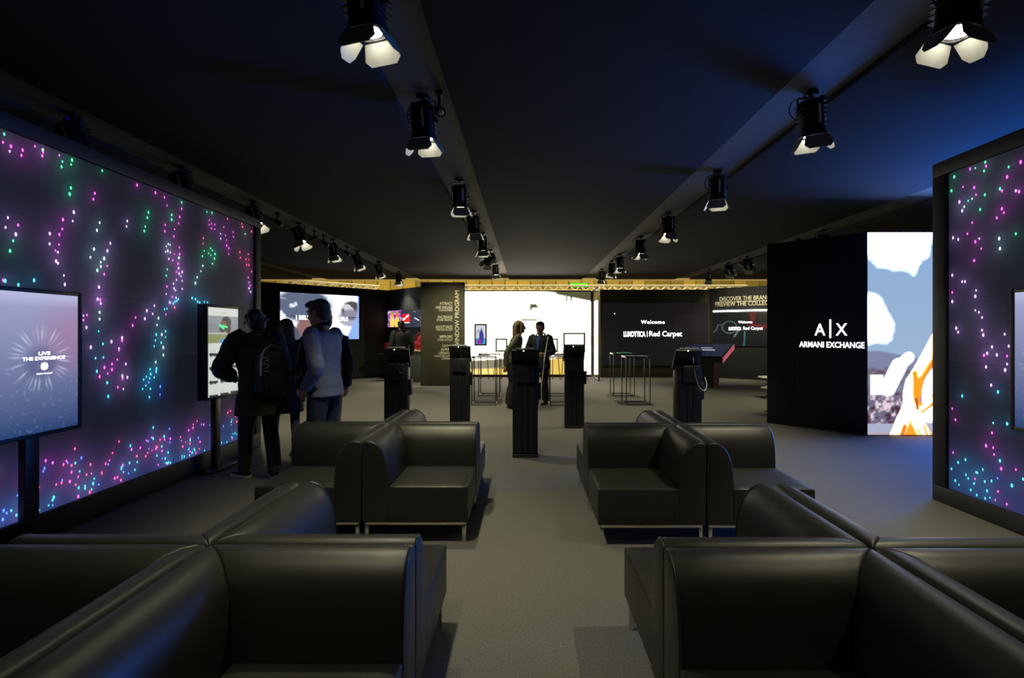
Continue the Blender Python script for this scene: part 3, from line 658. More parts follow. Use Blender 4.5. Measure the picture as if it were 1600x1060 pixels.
# chair local frame: outer corner at (0,0), the backs run along the x axis and the y axis, seat opens to +x +y
def back_mesh(alongx):
    R0, R1 = [], []
    for d, z in prof:
        e0 = d; e1 = M-GAP     # mitred at the corner
        if alongx: R0.append((e0, d, z)); R1.append((e1, d, z))
        else: R0.append((d, e0, z)); R1.append((d, e1, z))
    mid = []
    n = 5; R = []
    for i in range(n+1):
        t = i/n; R.append([tuple(a+(b-a)*t for a, b in zip(p, q)) for p, q in zip(R0, R1)])
    mb = MB(); mb.rings(R); return mb
def make_chair():
    root = empty('corner_chair', (0, 0, 0))
    for ax_ in (True, False):
        me = back_mesh(ax_); me.build('backrest', LEATHER, root, bevel=0)
        o = root.children[-1] if root.children else None
    for o in [c for c in COL.objects if c.parent == root and c.name.startswith('backrest')]:
        bm = bmesh.new(); bm.from_mesh(o.data)
        ed = [e for e in bm.edges if len(e.link_faces) == 2 and e.calc_face_angle(0) > .9]
        bmesh.ops.bevel(bm, geom=ed, offset=.009, segments=3, affect='EDGES', profile=.5, clamp_overlap=True); bm.to_mesh(o.data); bm.free()
        o.data.polygons.foreach_set('use_smooth', [True]*len(o.data.polygons)); o.data.set_sharp_from_angle(angle=math.radians(60))
    # piping along the outer end profile of each back
    for ax_ in (True, False):
        pts = [((M-GAP-.010, d, z) if ax_ else (d, M-GAP-.010, z)) for d, z in prof[1:-3]]
        MB().tube(pts, .0035, 6).build('piping', LEATHER, root, smooth=True)
    # seat: box with a gently crowned top
    a, b = .186, M-GAP-.004; n = 14; V = []
    mb = MB(); z0, z1 = .15, .398
    R = []
    def ringrect(ins, z, k=10):
        r = []; c = [(a+ins, a+ins), (b-ins, a+ins), (b-ins, b-ins), (a+ins, b-ins)]
        for i in range(4):
            p, q = c[i], c[(i+1) % 4]
            for j in range(k): r.append((p[0]+(q[0]-p[0])*j/k, p[1]+(q[1]-p[1])*j/k, z))
        return r
    for ins, z in ((.004, z0), (0, z0+.006), (0, z1-.012), (.003, z1-.004), (.010, z1), (.05, z1+.007), (.12, z1+.012), (.20, z1+.014)): R.append(ringrect(ins, z))
    mb.rings(R); s = mb.build('seat', LEATHER, root, smooth=True)
    MB().tube([(a+.004, b-.004, z1-.006), (b-.004, b-.004, z1-.006), (b-.004, a+.004, z1-.006)], .004, 6).build('piping', LEATHER, root, smooth=True)
    # chrome sled frame
    i0, i1 = .03, M-.04
    for p, q in (((i0, i1), (i1, i1)), ((i1, i0), (i1, i1)), ((i0, i0), (i1, i0)), ((i0, i0), (i0, i1))):
        c = ((p[0]+q[0])/2, (p[1]+q[1])/2, .137); d = (abs(q[0]-p[0])+.026, abs(q[1]-p[1])+.026, .024)
        MB().box(c, d).build('frame_rail', CHROME, root, bevel=.003)
    for p in ((i0, i0), (i1, i0), (i1, i1), (i0, i1)):
        MB().box((p[0], p[1], .0625), (.026, .026, .125)).build('leg', CHROME, root, bevel=.003)
    return root
chair = make_chair(); first = True
BL = [(-1.155, 1.87, 'away from kiosks', 'sunglasses-display side'), (-1.155, 4.335, 'nearest kiosks', 'sunglasses-display side'), (1.245, 1.84, 'away from kiosks', 'ARMANI sign side'), (1.245, 4.28, 'nearest kiosks', 'ARMANI sign side')]
for bx, by, blk, sd_ in BL:
    for q in range(4):
        o = chair if first else copy_tree(chair); first = False
        o.location = (bx, by, 0); o.rotation_euler = (0, 0, q*PI/2)
        dx, dy = [(1, 1), (-1, 1), (-1, -1), (1, -1)][q]
        o.location.x += dx*GAP/2; o.location.y += dy*GAP/2
        ais = 'aisle-facing' if dx*bx < 0 else 'outward-facing'; end = 'kiosk-end' if dy > 0 else 'rear-end'
        tag(o, f'black leather corner chair, {ais} {end} seat of the block {blk}, {sd_}', 'chair', 'black leather corner chairs')

# ================================================================== KIOSKS
def make_kiosk():
    root = empty('tablet_kiosk', (0, 0, 0))
    W, D = .30, .16
    MB().box((0, .02, .02), (W+.005, D+.06, .04)).build('base', KIOSK2, root, bevel=.004)
    MB().box((0, 0, .56), (W, D-.03, 1.06)).build('body', KIOSK, root, bevel=.004)
    for a, b in ((-.15, -.038), (-.032, .032), (.038, .15)): MB().box(((a+b)/2, -D/2+.012, .53), (b-a-.002, .02, .97)).build('back_panel', KIOSK, root, bevel=.003)
    T = Matrix.Rotation(math.radians(28), 4, 'X')
    MB().box((0, .0, 1.155), (W+.03, .035, .27), T).build('tablet', KIOSK, root, bevel=.006)
    MB().box((0, .018, 1.166), (W, .004, .24), T).build('tablet_screen', mat('dark_glass', (.01, .011, .014), .1, noise=.05, nscale=9), root)
    MB().box((0, -.062, 1.287), (.23, .012, .022)).build('card_holder', WHITE, root, bevel=.002)
    MB().box((.005, -.085, .985), (.20, .055, .20)).build('cable_box', KIOSK2, root, bevel=.005)
    MB().ball((-.02, -.075, 1.262), .007, 8, 6).build('indicator_lamp', emit('kiosk_led', (1, .9, .6), 6, False), root)
    MB().box((W/2+.020, -.01, .78), (.036, .10, .20)).build('leaflet_holder', KIOSK, root, bevel=.004)
    MB().tube([(.03, -.10, 1.15), (.035, -.135, 1.05), (.06, -.14, .98), (.10, -.12, .97)], .004, 6, 5).build('cable', BMETAL, root, smooth=True)
    return root
kp = make_kiosk()
for i, (x, y, rz, lab) in enumerate(((-1.66, 6.6, .0, 'black tablet kiosk between jacketed man and the red logo counter'), (-1.01, 7.85, .0, 'black tablet kiosk standing before the WINDOW PROGRAM panel'),
        (-.01, 6.14, 0, 'black tablet kiosk in the middle of the aisle before the talking pair'), (.75, 8.0, 0, 'black tablet kiosk before the shop window beside the white-framed monitor'),
        (1.93, 6.14, .12, 'black tablet kiosk with looped cable before the slanted touch table'))):
    o = kp if i == 0 else copy_tree(kp)
    o.location = (x, y, 0); o.rotation_euler = (0, 0, rz); tag(o, lab, 'kiosk', 'tablet kiosks')
    if i == 4: MB().tube([(.03, -.10, 1.19), (.04, -.13, 1.0), (.09, -.14, .84), (.16, -.13, .80), (.20, -.1, .86), (.20, -.05, .95)], .004, 6, 6).build('cable', WHITE, o, smooth=True)

# ================================================================== FRAME TABLES
def make_table(w=.50, h=.98, topm=None):
    root = empty('frame_table', (0, 0, 0)); t = .018; m = mat('bronze_black_metal', (.02, .017, .012), .4, .3, noise=.1, nscale=30)
    for sx in (0, 1):
        for sy in (0, 1): MB().box((sx*(w-t)+t/2, sy*(w-t)+t/2, h/2), (t, t, h)).build('leg', m, root, bevel=.002)
    for z in (.012, h-.012):
        for s in (0, 1):
            MB().box((w/2, s*(w-t)+t/2, z), (w-2*t, t, t)).build('rail', m, root, bevel=.002); MB().box((s*(w-t)+t/2, w/2, z), (t, w-2*t, t)).build('rail', m, root, bevel=.002)
    MB().box((w/2, w/2, h+.008), (w, w, .016)).build('table_top', mat('green_glass_top', (.02, .05, .045), .15, noise=.05, nscale=12), root, bevel=.003)
    return root
tp = make_table(); k = 0
for x, cl in ((-1.11, 'beside the talking woman'), (.48, 'behind the man with the pole'), (2.03, 'before the welcome screen')):
    for y, pos in ((10.4, 'farther from shop window'), (11.9, 'nearer to shop window')):
        o = tp if k == 0 else copy_tree(tp); k += 1
        o.location = (x, y, 0); tag(o, f'tall wire frame table {cl}, {pos}', 'table', 'tall frame tables')
o = copy_tree(tp); o.location = (gx(588, 15.6), 15.6, 0); o.scale = (.55, .55, .84); tag(o, 'narrow black frame stool beside the counter with red box', 'stool'); o.name = 'frame_stool'
if 'group' in o: del o['group']
# leaflets on tables
for x, y, m, lab in ((-.98, 10.6, mat('blue_leaflet', (.05, .12, .4), .5, noise=.2, nscale=30), 'blue leaflet lying on frame table beside the talking woman'), (.62, 10.6, mat('green_leaflet', (.02, .4, .2), .5, noise=.2, nscale=30), 'green leaflet lying on frame table behind the man with pole'), (2.2, 12.05, mat('green_leaflet', (.02, .4, .2), .5), 'green leaflet on frame table before the welcome screen')):
    tag(MB().box((0, 0, .006), (.26, .2, .012)).build('leaflet', m, None, (x+.1, y+.1, .996), (0, 0, .1), bevel=.002), lab, 'leaflet')

# ================================================================== DISPLAY FRAMES IN THE SHOP WINDOW
def easel(x0p, x1p, y0p, y1p, yd, label, pic=None, foot=587, white=False):
    xa, xb = gx(x0p, yd), gx(x1p, yd); z1_, z0_ = gz(y0p, yd), gz(y1p, yd); cx = (xa+xb)/2; wq = xb-xa
    root = empty('poster_easel', (cx, yd, 0), 0, label, 'easel'); t = .05
    m = mat('frame_brown', (.02, .014, .005), .5, noise=.1, nscale=20)
    for s in (-1, 1): MB().box((s*(wq/2-t/2), 0, (z0_+z1_)/2), (t, .03, z1_-z0_)).build('frame_side', m, root, bevel=.003)
    for z in (z0_+t/2, z1_-t/2): MB().box((0, 0, z), (wq-2*t, .03, t)).build('frame_rail', m, root, bevel=.003)
    for s in (-1, 1): MB().tube([(s*(wq/2-.02), 0, z0_+.03), (s*(wq/2+.06), -.08, .0)], .012, 6).build('leg', m, root)
    MB().tube([(0, .02, z0_+.03), (0, .25, .0)], .012, 6).build('leg', m, root)
    if pic: 
        MB().box((0, .008, (z0_+z1_)/2), (wq-2*t, .008, z1_-z0_-2*t)).build('backing', m, root)
        link('picture', screen_mesh('p', -wq/2+t, wq/2-t, z0_+t, z1_-t, 24, 40, pic, .0), SCREEN, root)
    return root
def paint_fashion(U, V):
    C = const(U, (.62, .66, .72)); C = lay(C, np.clip((.32-V)/.02, 0, 1), (.05, .35, .55)); C = lay(C, ell(U, V, .58, .38, .24, .36, .15), (.05, .05, .30)); C = lay(C, ell(U, V, .58, .78, .07, .06, .2), (.05, .04, .06))
    C = lay(C, rect(U, V, .12, .50, .02, .25), (.38, .02, .42)); C = lay(C, ell(U, V, .25, .62, .14, .12, .2)*(1-ell(U, V, .25, .60, .10, .09, .2)), (.1, .1, .2)); return C
def paint_white(U, V): return const(U, (1.7, 1.6, 1.4))
easel(741, 761, 506, 540.5, 16.3, 'framed poster of a figure in a blue coat standing in shop window', paint_fashion)
easel(774, 793, 529, 550, 16.0, 'empty brown frame on legs behind the talking woman')
easel(856, 872, 529, 550, 16.0, 'empty brown frame on legs behind the man with the pole')
easel(880, 914.5, 520, 541, 16.1, 'wide white lit monitor in brown frame on legs in shop window', paint_white)
# glass side screen of the shop window
gd = empty('glass_screen', (2.2, 15.62, 0), 0, 'tall clear glass side screen with black frame at the shop window', 'glass screen')
for y in (0, 1.42): MB().box((0.02, y, 1.44), (.04, .05, 2.88)).build('frame_post', BMETAL, gd, bevel=.004)
for z in (.02, 2.86): MB().box((0.02, .71, z), (.04, 1.37, .04)).build('frame_rail', BMETAL, gd, bevel=.004)
MB().box((.02, .71, 1.44), (.008, 1.37, 2.8)).build('pane', glass(), gd)

# ================================================================== SLANTED TOUCH TABLE
tt = empty('touch_table', (4.88, 13.95, 0), math.radians(-38), 'slanted black touch table with blue screen and pink lit side', 'table')
PINK = mat('pink_light_paint', (.55, .30, .36), .6, noise=.06, nscale=8)  # pink light on the pedestal side, painted as its colour
MB().box((0, 0, .345), (.60, .40, .69)).build('pedestal', BPANEL, tt, bevel=.004)
MB().box((.303, 0, .345), (.008, .40, .69)).build('side_panel', PINK, tt)
MB().prism([(-.50, .69), (-.50, .84), (.50, 1.17), (.50, 1.02)], (-.62, 0, 0), (0, 1, 0), (0, 0, 1), (1.24, 0, 0)).build('table_slab', BMETAL, tt, bevel=.004)
MB().prism([(-.497, .693), (-.497, .837), (.497, 1.167), (.497, 1.023)], (.621, 0, 0), (0, 1, 0), (0, 0, 1), (.006, 0, 0)).build('slab_side', emit('pink_lit_side', (1, .22, .28), .42), tt)  # pink light on the slab side, put in as emission
def paint_table(U, V):
    C = const(U, (.012, .017, .035)); C = lay(C, np.clip((np.sin(U*40+V*9)-.7)*2, 0, .6), (.03, .045, .10)); C = lay(C, rect(U, V, .36, .62, .64, .70)*.8, (.5, .5, .55)); C = lay(C, rect(U, V, .28, .72, .46, .54)*.8, (.6, .6, .65)); return C
me = screen_mesh('p', -.58, .58, -.48, .48, 60, 40, paint_table, 0)
sl = link('screen_picture', me, SCREEN, tt, (0, 0, 1.008), (math.atan2(.33, 1.0)-PI/2, 0, 0)); sl.location = (0, 0, 1.0085)

# ================================================================== COUNTER WITH RED GOODS
fc = Vector((-3.21, 15.38))+nb*.10
ct = empty('counter', (fc.x, fc.y, 0), ab, 'grey green counter with white edge under the red logo', 'counter')
MB().box((-.45, .16, .46), (2.75, .30, .92)).build('body', COUNTER, ct, bevel=.005)
MB().box((-.45, .13, .94), (2.80, .38, .04)).build('worktop', mat('white_edge', (.75, .68, .45), .4, noise=.03, nscale=10), ct, bevel=.004)
def on_c(s, d): return fc+ub*s+Vector((-ub.y, ub.x))*d
p = on_c(-1.72, .12); tag(MB().box((0, 0, .09), (.30, .22, .18)).build('red_box', REDM, None, (p.x, p.y, .96), (0, 0, ab), bevel=.006), 'plain red box on the counter beside the black frame stool', 'box')
p = on_c(.02, .10); bg = empty('red_bag', (p.x, p.y, .96), ab, 'shiny red bag slumped on the counter next to black panel', 'bag')
b = MB(); b.ball((0, 0, .16), (.24, .14, .15)); b.ball((.1, .0, .28), (.19, .12, .16)); b.ball((.22, 0, .165), (.2, .13, .15)); b.box((.05, 0, .03), (.42, .2, .04)); fuse(b, 'bag_body', REDM, bg, .02, 3)
MB().tube([(-.1, -.06, .30), (0, -.10, .46), (.14, -.08, .50), (.25, -.05, .38)], .018, 8, 5).build('bag_handle', REDM, bg, smooth=True)

# ================================================================== SWIVEL CHAIRS BEHIND THE PARTITION
def swivel(x, y, rz, lab):
    r = empty('swivel_chair', (x, y, 0), rz, lab, 'chair', 'white swivel chairs behind the sign partition')
    for k in range(4):
        a = k*PI/2+.4; MB().tube([(0, 0, .07), (.16*math.cos(a), .16*math.sin(a), .05), (.30*math.cos(a), .30*math.sin(a), .022)], [.022, .018, .014], 8).build('foot', CHROME, r, smooth=True)
    MB().tube([(0, 0, .05), (0, 0, .45)], .025, 12).build('column', CHROME, r, smooth=True)
    mb = MB(); mb.prism([(-.24, .46), (.24, .46), (.245, .49), (.24, .50), (-.22, .49)], (0, -.23, 0), (1, 0, 0), (0, 0, 1), (0, .46, 0)); mb.build('seat', WHITE, r, bevel=.008)
    mb = MB(); mb.prism([(.21, .49), (.245, .49), (.33, .86), (.305, .87)], (0, -.22, 0), (1, 0, 0), (0, 0, 1), (0, .44, 0)); mb.build('backrest', WHITE, r, bevel=.008)
swivel(5.55, 11.5, .15, 'white swivel chair with chrome feet beyond the sign partition, nearer the light strip')
swivel(4.60, 9.25, .3, 'white swivel chair with chrome feet right behind the sign partition')

# ================================================================== STAGE SPOTLIGHTS
def make_spot():
    root = empty('stage_spotlight', (0, 0, 0))
    MB().box((0, 0, -.012), (.09, .07, .035)).tube([(0, 0, 0), (0, 0, -.05)], .016, 8).build('clamp', BMETAL, root)
    y = MB()
    for s in (-1, 1): y.box((s*.103, 0, -.125), (.006, .03, .15))
    y.box((0, 0, -.052), (.212, .03, .006)); y.build('yoke', BMETAL, root)
    MB().tube([(-.03, .02, -.03), (-.13, .04, -.06), (-.15, .03, -.16), (-.10, .03, -.22)], .005, 6, 5).build('cable', BMETAL, root, smooth=True)
    pv = (0, 0, -.19)
    b = MB(); L = []
    for z, r in ((.115, .060), (.11, .078), (.095, .088), (-.13, .088), (-.135, .096), (-.165, .096), (-.166, .080), (-.150, .078)): L.append((0, 0, z, r, r))
    b.loft(L, 20, 3.2)
    for k in range(6): b.box((0, 0, -.09+k*.035), (.186, .186, .006))
    b.build('lamp_body', BMETAL, root, pv, smooth=False)
    MB().box((.03, -.096, -.01), (.018, .004, .15)).build('label_strip', WHITE, root, pv)
    MB().box((.06, -.06, .112), (.03, .03, .03)).build('blue_tape', BLUE, root, pv)
    MB().tube([(.096, 0, -.02), (.125, 0, -.02)], .014, 8).build('tilt_knob', BMETAL, root, pv)
    lens = MB().loft([(0, 0, -.158, .070, .070), (0, 0, -.163, .055, .055), (0, 0, -.165, .02, .02)], 18).build('lens', emit('lamp_lens', (1, .95, .8), 30, False), root, pv)
    for k in range(4):
        a = k*PI/2
        R = Matrix.Rotation(a, 4, 'Z') @ Matrix.Translation((0, -.094, -.168)) @ Matrix.Rotation(math.radians(-(30 if k % 2 else 24)), 4, 'X')
        h = .125 if k % 2 else .115; wb_ = .085; wt = .055 if k % 2 else .10
        mb = MB(); q = [R @ Vector(p) for p in ((-wb_, 0, 0), (wb_, 0, 0), (wt+.01, 0, -h*.72), (wt-.02, 0, -h), (-wt+.02, 0, -h), (-wt-.01, 0, -h*.72))]
        n3 = (R.to_3x3() @ Vector((0, 1, 0)))*.003
        mb.rings([q, [p+n3 for p in q]]); mb.build('barn_door', DOORM, root, pv)
    l = bpy.data.lights.new('beam', 'SPOT'); l.energy = SPOT_W; l.color = SPOT_COL; l.spot_size = math.radians(84); l.spot_blend = .7; l.shadow_soft_size = .05
    o = bpy.data.objects.new('beam', l); COL.objects.link(o); o.parent = root; o.location = pv
    return root
TILTED = ('lamp_body', 'label_strip', 'blue_tape', 'tilt_knob', 'lens', 'barn_door', 'beam')
sp = make_spot(); nspot = 0
ORD = ['first', 'second', 'third', 'fourth', 'fifth', 'sixth', 'seventh', 'eighth', 'ninth', 'tenth', 'eleventh']
def place_spots(x, ys, where, tilts, power=1):
    global nspot
    ys = sorted(ys, reverse=True)
    for i, y in enumerate(ys):
        o = sp if nspot == 0 else copy_tree(sp); nspot += 1
        tx, ty, rz, *pw_ = tilts(i); pwr = pw_[0] if pw_ else (.45 if y < 2 else power)
        o.location = (x, y, CEIL+.045); o.rotation_euler = (0, 0, rz)
        E = Euler((tx, ty, 0))
        for c in [c for c in COL.objects if c.parent == o]:
            if c.name.split('.')[0] in TILTED:
                c.rotation_euler = E
                if c.type == 'LIGHT':
                    c.location = Vector((0, 0, -.19))+E.to_matrix() @ Vector((0, 0, -.172))
                    if pwr != 1: c.data = c.data.copy(); c.data.energy = SPOT_W*pwr; c.data.spot_size = math.radians(56) if pwr == 2 else c.data.spot_size
        tag(o, f'black barn-door spotlight, {ORD[i]} from the hall end of the ceiling strip {where}', 'spotlight', 'stage spotlights on the ceiling strips')
rt = lambda a: random.uniform(-a, a)
place_spots(-.845, [1228/d for d in (453, 292, 189, 150, 123, 102, 87)]+[1.1], 'over the talking woman', lambda i: (1.0, 0, .58, 2) if i == 1 else (.10+rt(.08), rt(.1), rt(.35)))
place_spots(2.30, [1228/d for d in (452, 297, 200, 148, 119, 97, 89, 79)]+[1.1], 'over the welcome screen', lambda i: (.06+rt(.1), rt(.12), rt(.5)))
place_spots(-4.03, [4.56, 6.0, 7.57, 9.1, 10.7, 12.2, 14.0, 16.2], 'over the video screen', lambda i: (-.12, -.05, 0) if i == 0 else (.05+rt(.1), -.25+rt(.1), rt(.3)))
place_spots(5.62, [9.7, 10.6, 13.0, 14.2, 15.7], 'over the touch table', lambda i: (1.05, 0, -.64, 1.2) if i in (1, 2) else (.1+rt(.1), rt(.15), rt(.4)), .8)
def small_spot(x, y, rz, lab):
    r = empty('small_spotlight', (x, y, CEIL+.045), rz, lab, 'spotlight', 'small spotlights on the ceiling strips')
    MB().box((0, 0, -.02), (.05, .05, .04)).build('clamp', BMETAL, r); MB().tube([(0, 0, -.03), (0, 0, -.15)], .012, 8).build('arm', BMETAL, r)
    MB().tube([(0, .05, -.12), (0, -.02, -.16), (0, -.10, -.21)], [.03, .035, .04], 12).build('lamp_head', BMETAL, r, smooth=True)
    MB().ball((0, -.098, -.209), (.026, .02, .026), 10, 6).build('bulb', mat('bulb_glass', (.8, .75, .5), .1), r)
small_spot(-.70, 4.12, .3, 'small black spotlight beside the barn-door lamps over the talking woman')
for y, rz, w_ in ((8.3, 1.2, 'sixth and fifth'), (9.75, -1.3, 'fifth and fourth'), (10.2, 1.4, 'fourth and fifth'), (11.5, 1.0, 'fourth and third')):
    small_spot(-4.03, y, rz, f'small spotlight on video screen strip between {w_} barn-door lamps from the hall')
small_spot(5.6, 13.4, .5, 'small black spotlight between barn-door lamps on strip over the touch table')

# ================================================================== PEOPLE
SKIN = mat('skin', (.45, .25, .17), .5, noise=.08, nscale=30)
def hand(mb, w, d, nrm, s=1, curl=.6, thumb=1):
    w, d, n = Vector(w), Vector(d).normalized(), Vector(nrm).normalized(); side = d.cross(n).normalized()*thumb
    c = w+d*.05*s
    mb.tube([w-d*.02*s, w+d*.02*s, w+d*.055*s, w+d*.09*s], [.022*s, .030*s, .034*s, .028*s], 10)
    for k in range(4):
        o = side*(.028-.0187*k)*s; L = (.070, .078, .074, .058)[k]*s
        p0 = w+d*.07*s+o; p1 = p0+d*L*.45; p2 = p1+(d*math.cos(curl)+n*math.sin(curl))*L*.35; p3 = p2+(d*math.cos(curl*1.9)+n*math.sin(curl*1.9))*L*.3
        mb.tube([p0, p1, p2, p3], [.0098*s, .0095*s, .009*s, .0075*s], 8)
    t0 = w+d*.025*s+side*.025*s; t1 = t0+(d*.6+side*.7+n*.3)*.035*s; t2 = t1+(d*.9+side*.15+n*.45)*.032*s
    mb.tube([t0, t1, t2], [.013*s, .0115*s, .009*s], 8)
def person(name, label, x, y, face, H, P):
    s = H/1.75; root = empty(name, (x, y, 0), math.atan2(face[1], face[0])-PI/2, label, 'person')
    def J(k, d): return Vector(P.get(k, d))*s
    lean = Vector((P.get('lean', (0, 0))[0], P.get('lean', (0, 0))[1], 0))
    hL, hR = J('hipL', (-.09, 0, .90)), J('hipR', (.09, 0, .90))
    kL, kR = J('kneeL', (-.10, .03, .49)), J('kneeR', (.10, .03, .49)); aL, aR = J('ankL', (-.10, -.02, .085)), J('ankR', (.10, -.02, .085))
    lw = lean*s
    sL = Vector((-.185, 0, 1.415))*s+lw; sR = Vector((.185, 0, 1.415))*s+lw
    eL, eR = J('elbL', (-.25, -.03, 1.12)), J('elbR', (.25, -.03, 1.12)); wL, wR = J('wriL', (-.25, .08, .87)), J('wriR', (.25, .08, .87))
    hd = Vector(P.get('head', (0, .025, 1.612)))*s+lw*1.15; hs = s*P.get('hscale', 1.0); yaw = P.get('yaw', 0)
    Rz = Matrix.Rotation(yaw, 3, 'Z') @ Matrix.Rotation(-P.get('nod', 0), 3, 'X')
    def hp(v): return hd+Rz @ (Vector(v)*hs)
    def ring(t, rx, ry, z0=.90, z1=1.45): f = (t-z0)/(z1-z0); return (lw.x*f, lw.y*f, t*s, rx*s, ry*s)
    m = MB()
    def head_parts(m):
        hb = MB()
        L = []
        for z, rx, ry, cy in ((-.112, .030, .030, .045), (-.10, .045, .052, .035), (-.07, .058, .075, .018), (-.03, .068, .088, .006), (.02, .074, .096, -.002), (.06, .072, .094, -.006), (.09, .058, .078, -.008), (.108, .034, .05, -.008), (.114, .01, .015, -.008)): L.append((0, cy, z, rx, ry))
        hb.loft(L, 20, 2.1)
        hb.tube([(0, .088, .025), (0, .104, -.002), (0, .118, -.028), (0, .096, -.036)], [.009, .011, .014, .011], 8)     # nose
        hb.box((0, .090, -.064), (.044, .014, .008)); hb.box((0, .089, -.076), (.038, .014, .009))                       # lips
        hb.box((0, .086, .030), (.10, .018, .012))                                                                        # brow
        for q in (-1, 1): hb.ball((q*.074, -.006, -.004), (.010, .022, .034), 8, 6)
        n = len(m.v); m.v += [tuple(hp(v)) for v in hb.v]; m.f += [tuple(i+n for i in f) for f in hb.f]
    head_parts(m)
    nb_ = Vector((0, -.01, 1.43))*s+lw
    m.tube([nb_-Vector((0, 0, .05)), nb_, hp((0, -.01, -.06))], [.07*s, .056*s, .052*hs], 14)
    m.loft([ring(.86, .14, .10), ring(.95, .145, .10), ring(1.06, .13, .09), ring(1.2, .145, .10), ring(1.32, .16, .10), ring(1.40, .15, .08), ring(1.445, .08, .05)], 20)
    for a, b, c in ((hL, kL, aL), (hR, kR, aR)): m.tube([a, (a+b)/2, b, (b+c)/2+Vector((0, -.015, 0)), c, c-Vector((0, 0, .04))], [.078*s, .070*s, .050*s, .050*s, .036*s, .036*s], 12)
    for a, b, c in ((sL, eL, wL), (sR, eR, wR)): m.tube([a*.92+Vector((0, 0, a.z*.08)), a, (a+b)/2, b, (b+c)/2, c], [.045*s, .048*s, .042*s, .036*s, .034*s, .026*s], 10)
    for w_, e_, key in ((wL, eL, 'L'), (wR, eR, 'R')):
        if P.get('hand'+key, True):
            d = Vector(P.get('hdir'+key, w_-e_)).normalized(); nn = Vector(P.get('palm'+key, (1 if key == 'L' else -1, 0, -.1)))
            nn = (nn-d*nn.dot(d)); hand(m, w_, d, nn, s*1.05, P.get('curl'+key, .6), 1 if key == 'L' else -1)
    fuse(m, 'body', P.get('skin', SKIN), root, .0062, 3)
    ey = mat('eye_dark', (.015, .012, .01), .2)
    for q in (-1, 1):
        MB().ball(hp((q*.032, .083, .012)), .011*hs, 8, 6).build('eye', ey, root, smooth=True)
    # hair
    h = MB()
    st = P.get('hair', 'short')
    def addh(b): n = len(h.v); h.v.extend([tuple(hp(v)) for v in b.v]); h.f.extend([tuple(i+n for i in f) for f in b.f])
    b = MB()
    if st == 'short':
        b.ball((0, -.022, .048), (.084, .098, .082)); b.ball((0, -.055, -.01), (.076, .062, .07)); b.ball((.0, .05, .095), (.06, .05, .032)); b.ball((-.03, .07, .085), (.04, .03, .025))
        for q in (-1, 1): b.ball((q*.07, .012, .03), (.014, .03, .05))
    elif st == 'curly':
        b.ball((0, -.03, .045), (.100, .108, .092)); b.ball((0, -.06, -.025), (.088, .07, .08))
        for k in range(46):
            a, e = random.uniform(0, 2*PI), random.uniform(-.5, 1.4); v = Vector((math.cos(a)*math.cos(e)*.098, math.sin(a)*math.cos(e)*.105-.03, math.sin(e)*.09+.04))
            if not (v.y > .045 and v.z < .07): b.ball(v, random.uniform(.018, .027), 8, 6)
    else:
        b.ball((0, -.022, .045), (.088, .102, .085)); dl_ = P.get('hairlen', .24)
        b.loft([(0, -.06, .04, .088, .075), (0, -.065, -.06, .096, .07), (0, -.075, -.06-dl_*.5, .105, .06), (0, -.085, -.06-dl_, .085, .04)], 16)
        for q in (-1, 1): b.tube([(q*.06, .045, .085), (q*.082, .03, .0), (q*.085, .02, -.10), (q*.078, -.01, -.06-dl_*.7)], [.022, .022, .024, .016], 8, 3)
    addh(b); fuse(h, 'hair', mat(P.get('hairmat', 'black_hair'), P.get('haircol', (.012, .010, .009)), .55, noise=.3, nscale=50, bump=.5, bscale=140), root, .007, 2)
    # trousers
    if P.get('trousers'):
        tm, g, flare = P['trousers']; t = MB()
        t.loft([ring(.80, .16, .115), ring(.88, .172, .122), ring(.97, .163, .115), ring(1.02, .152, .108)], 20)
        for a, b_, c in ((hL, kL, aL), (hR, kR, aR)):
            t.tube([a+Vector((0, 0, .02)), (a+b_)/2, b_, (b_+c)/2+Vector((0, -.012, 0)), c+Vector((0, -.005, -.015*s))], [(.093+g)*s, (.086+g)*s, (.068+g)*s, (.062+g+flare*.5)*s, (.055+g+flare)*s], 14, 4)
        fuse(t, 'trousers', tm, root, .009, 3)
    if P.get('skirt'):
        tm, zb_, wd2 = P['skirt']; t = MB(); t.loft([ring(zb_, wd2, wd2*.75), ring((zb_+.9)/2, (wd2+.17)/2, .13), ring(.88, .172, .125), ring(1.02, .148, .105)], 22); fuse(t, 'skirt', tm, root, .010, 3)
    if P.get('top'):
        tm, hem, hw, bulk, slv = P['top']; t = MB(); e = bulk
        zs = [hem, (hem+1.0)/2, 1.02, 1.14, 1.26, 1.36, 1.42, 1.455]
        rx = [hw, (hw+.168)/2, .160, .165, .180, .188, .165, .095]; ry = [hw*.76, .132, .122, .126, .132, .126, .10, .068]
        t.loft([ring(max(z, hem), a+e, b_+e) for z, a, b_ in zip(zs, rx, ry)], 26, 2.2)
        for a, b_, c in ((sL, eL, wL), (sR, eR, wR)):
            f = c+(b_-c)*slv; t.tube([a*.9+Vector((0, 0, a.z*.1-.01)), a, (a+b_)/2, b_, (b_+f)/2, f], [(.062+e)*s, (.070+e)*s, (.062+e)*s, (.054+e)*s, (.050+e)*s, (.044+e)*s], 14, 3)
        o = fuse(t, 'jacket', tm, root, .009, 3)
        n = len(o.data.vertices); co = np.zeros(n*3); o.data.vertices.foreach_get('co', co); co = co.reshape(-1, 3); nn = np.zeros(n*3); o.data.vertices.foreach_get('normal', nn); nn = nn.reshape(-1, 3)
        q = (noise(co[:, 0]*1.5+co[:, 2]*.8+9, co[:, 2]*2.2+co[:, 1]+9, 5, 3)-.5)*.022
        o.data.vertices.foreach_set('co', (co+nn*q[:, None]).ravel()); o.data.update()
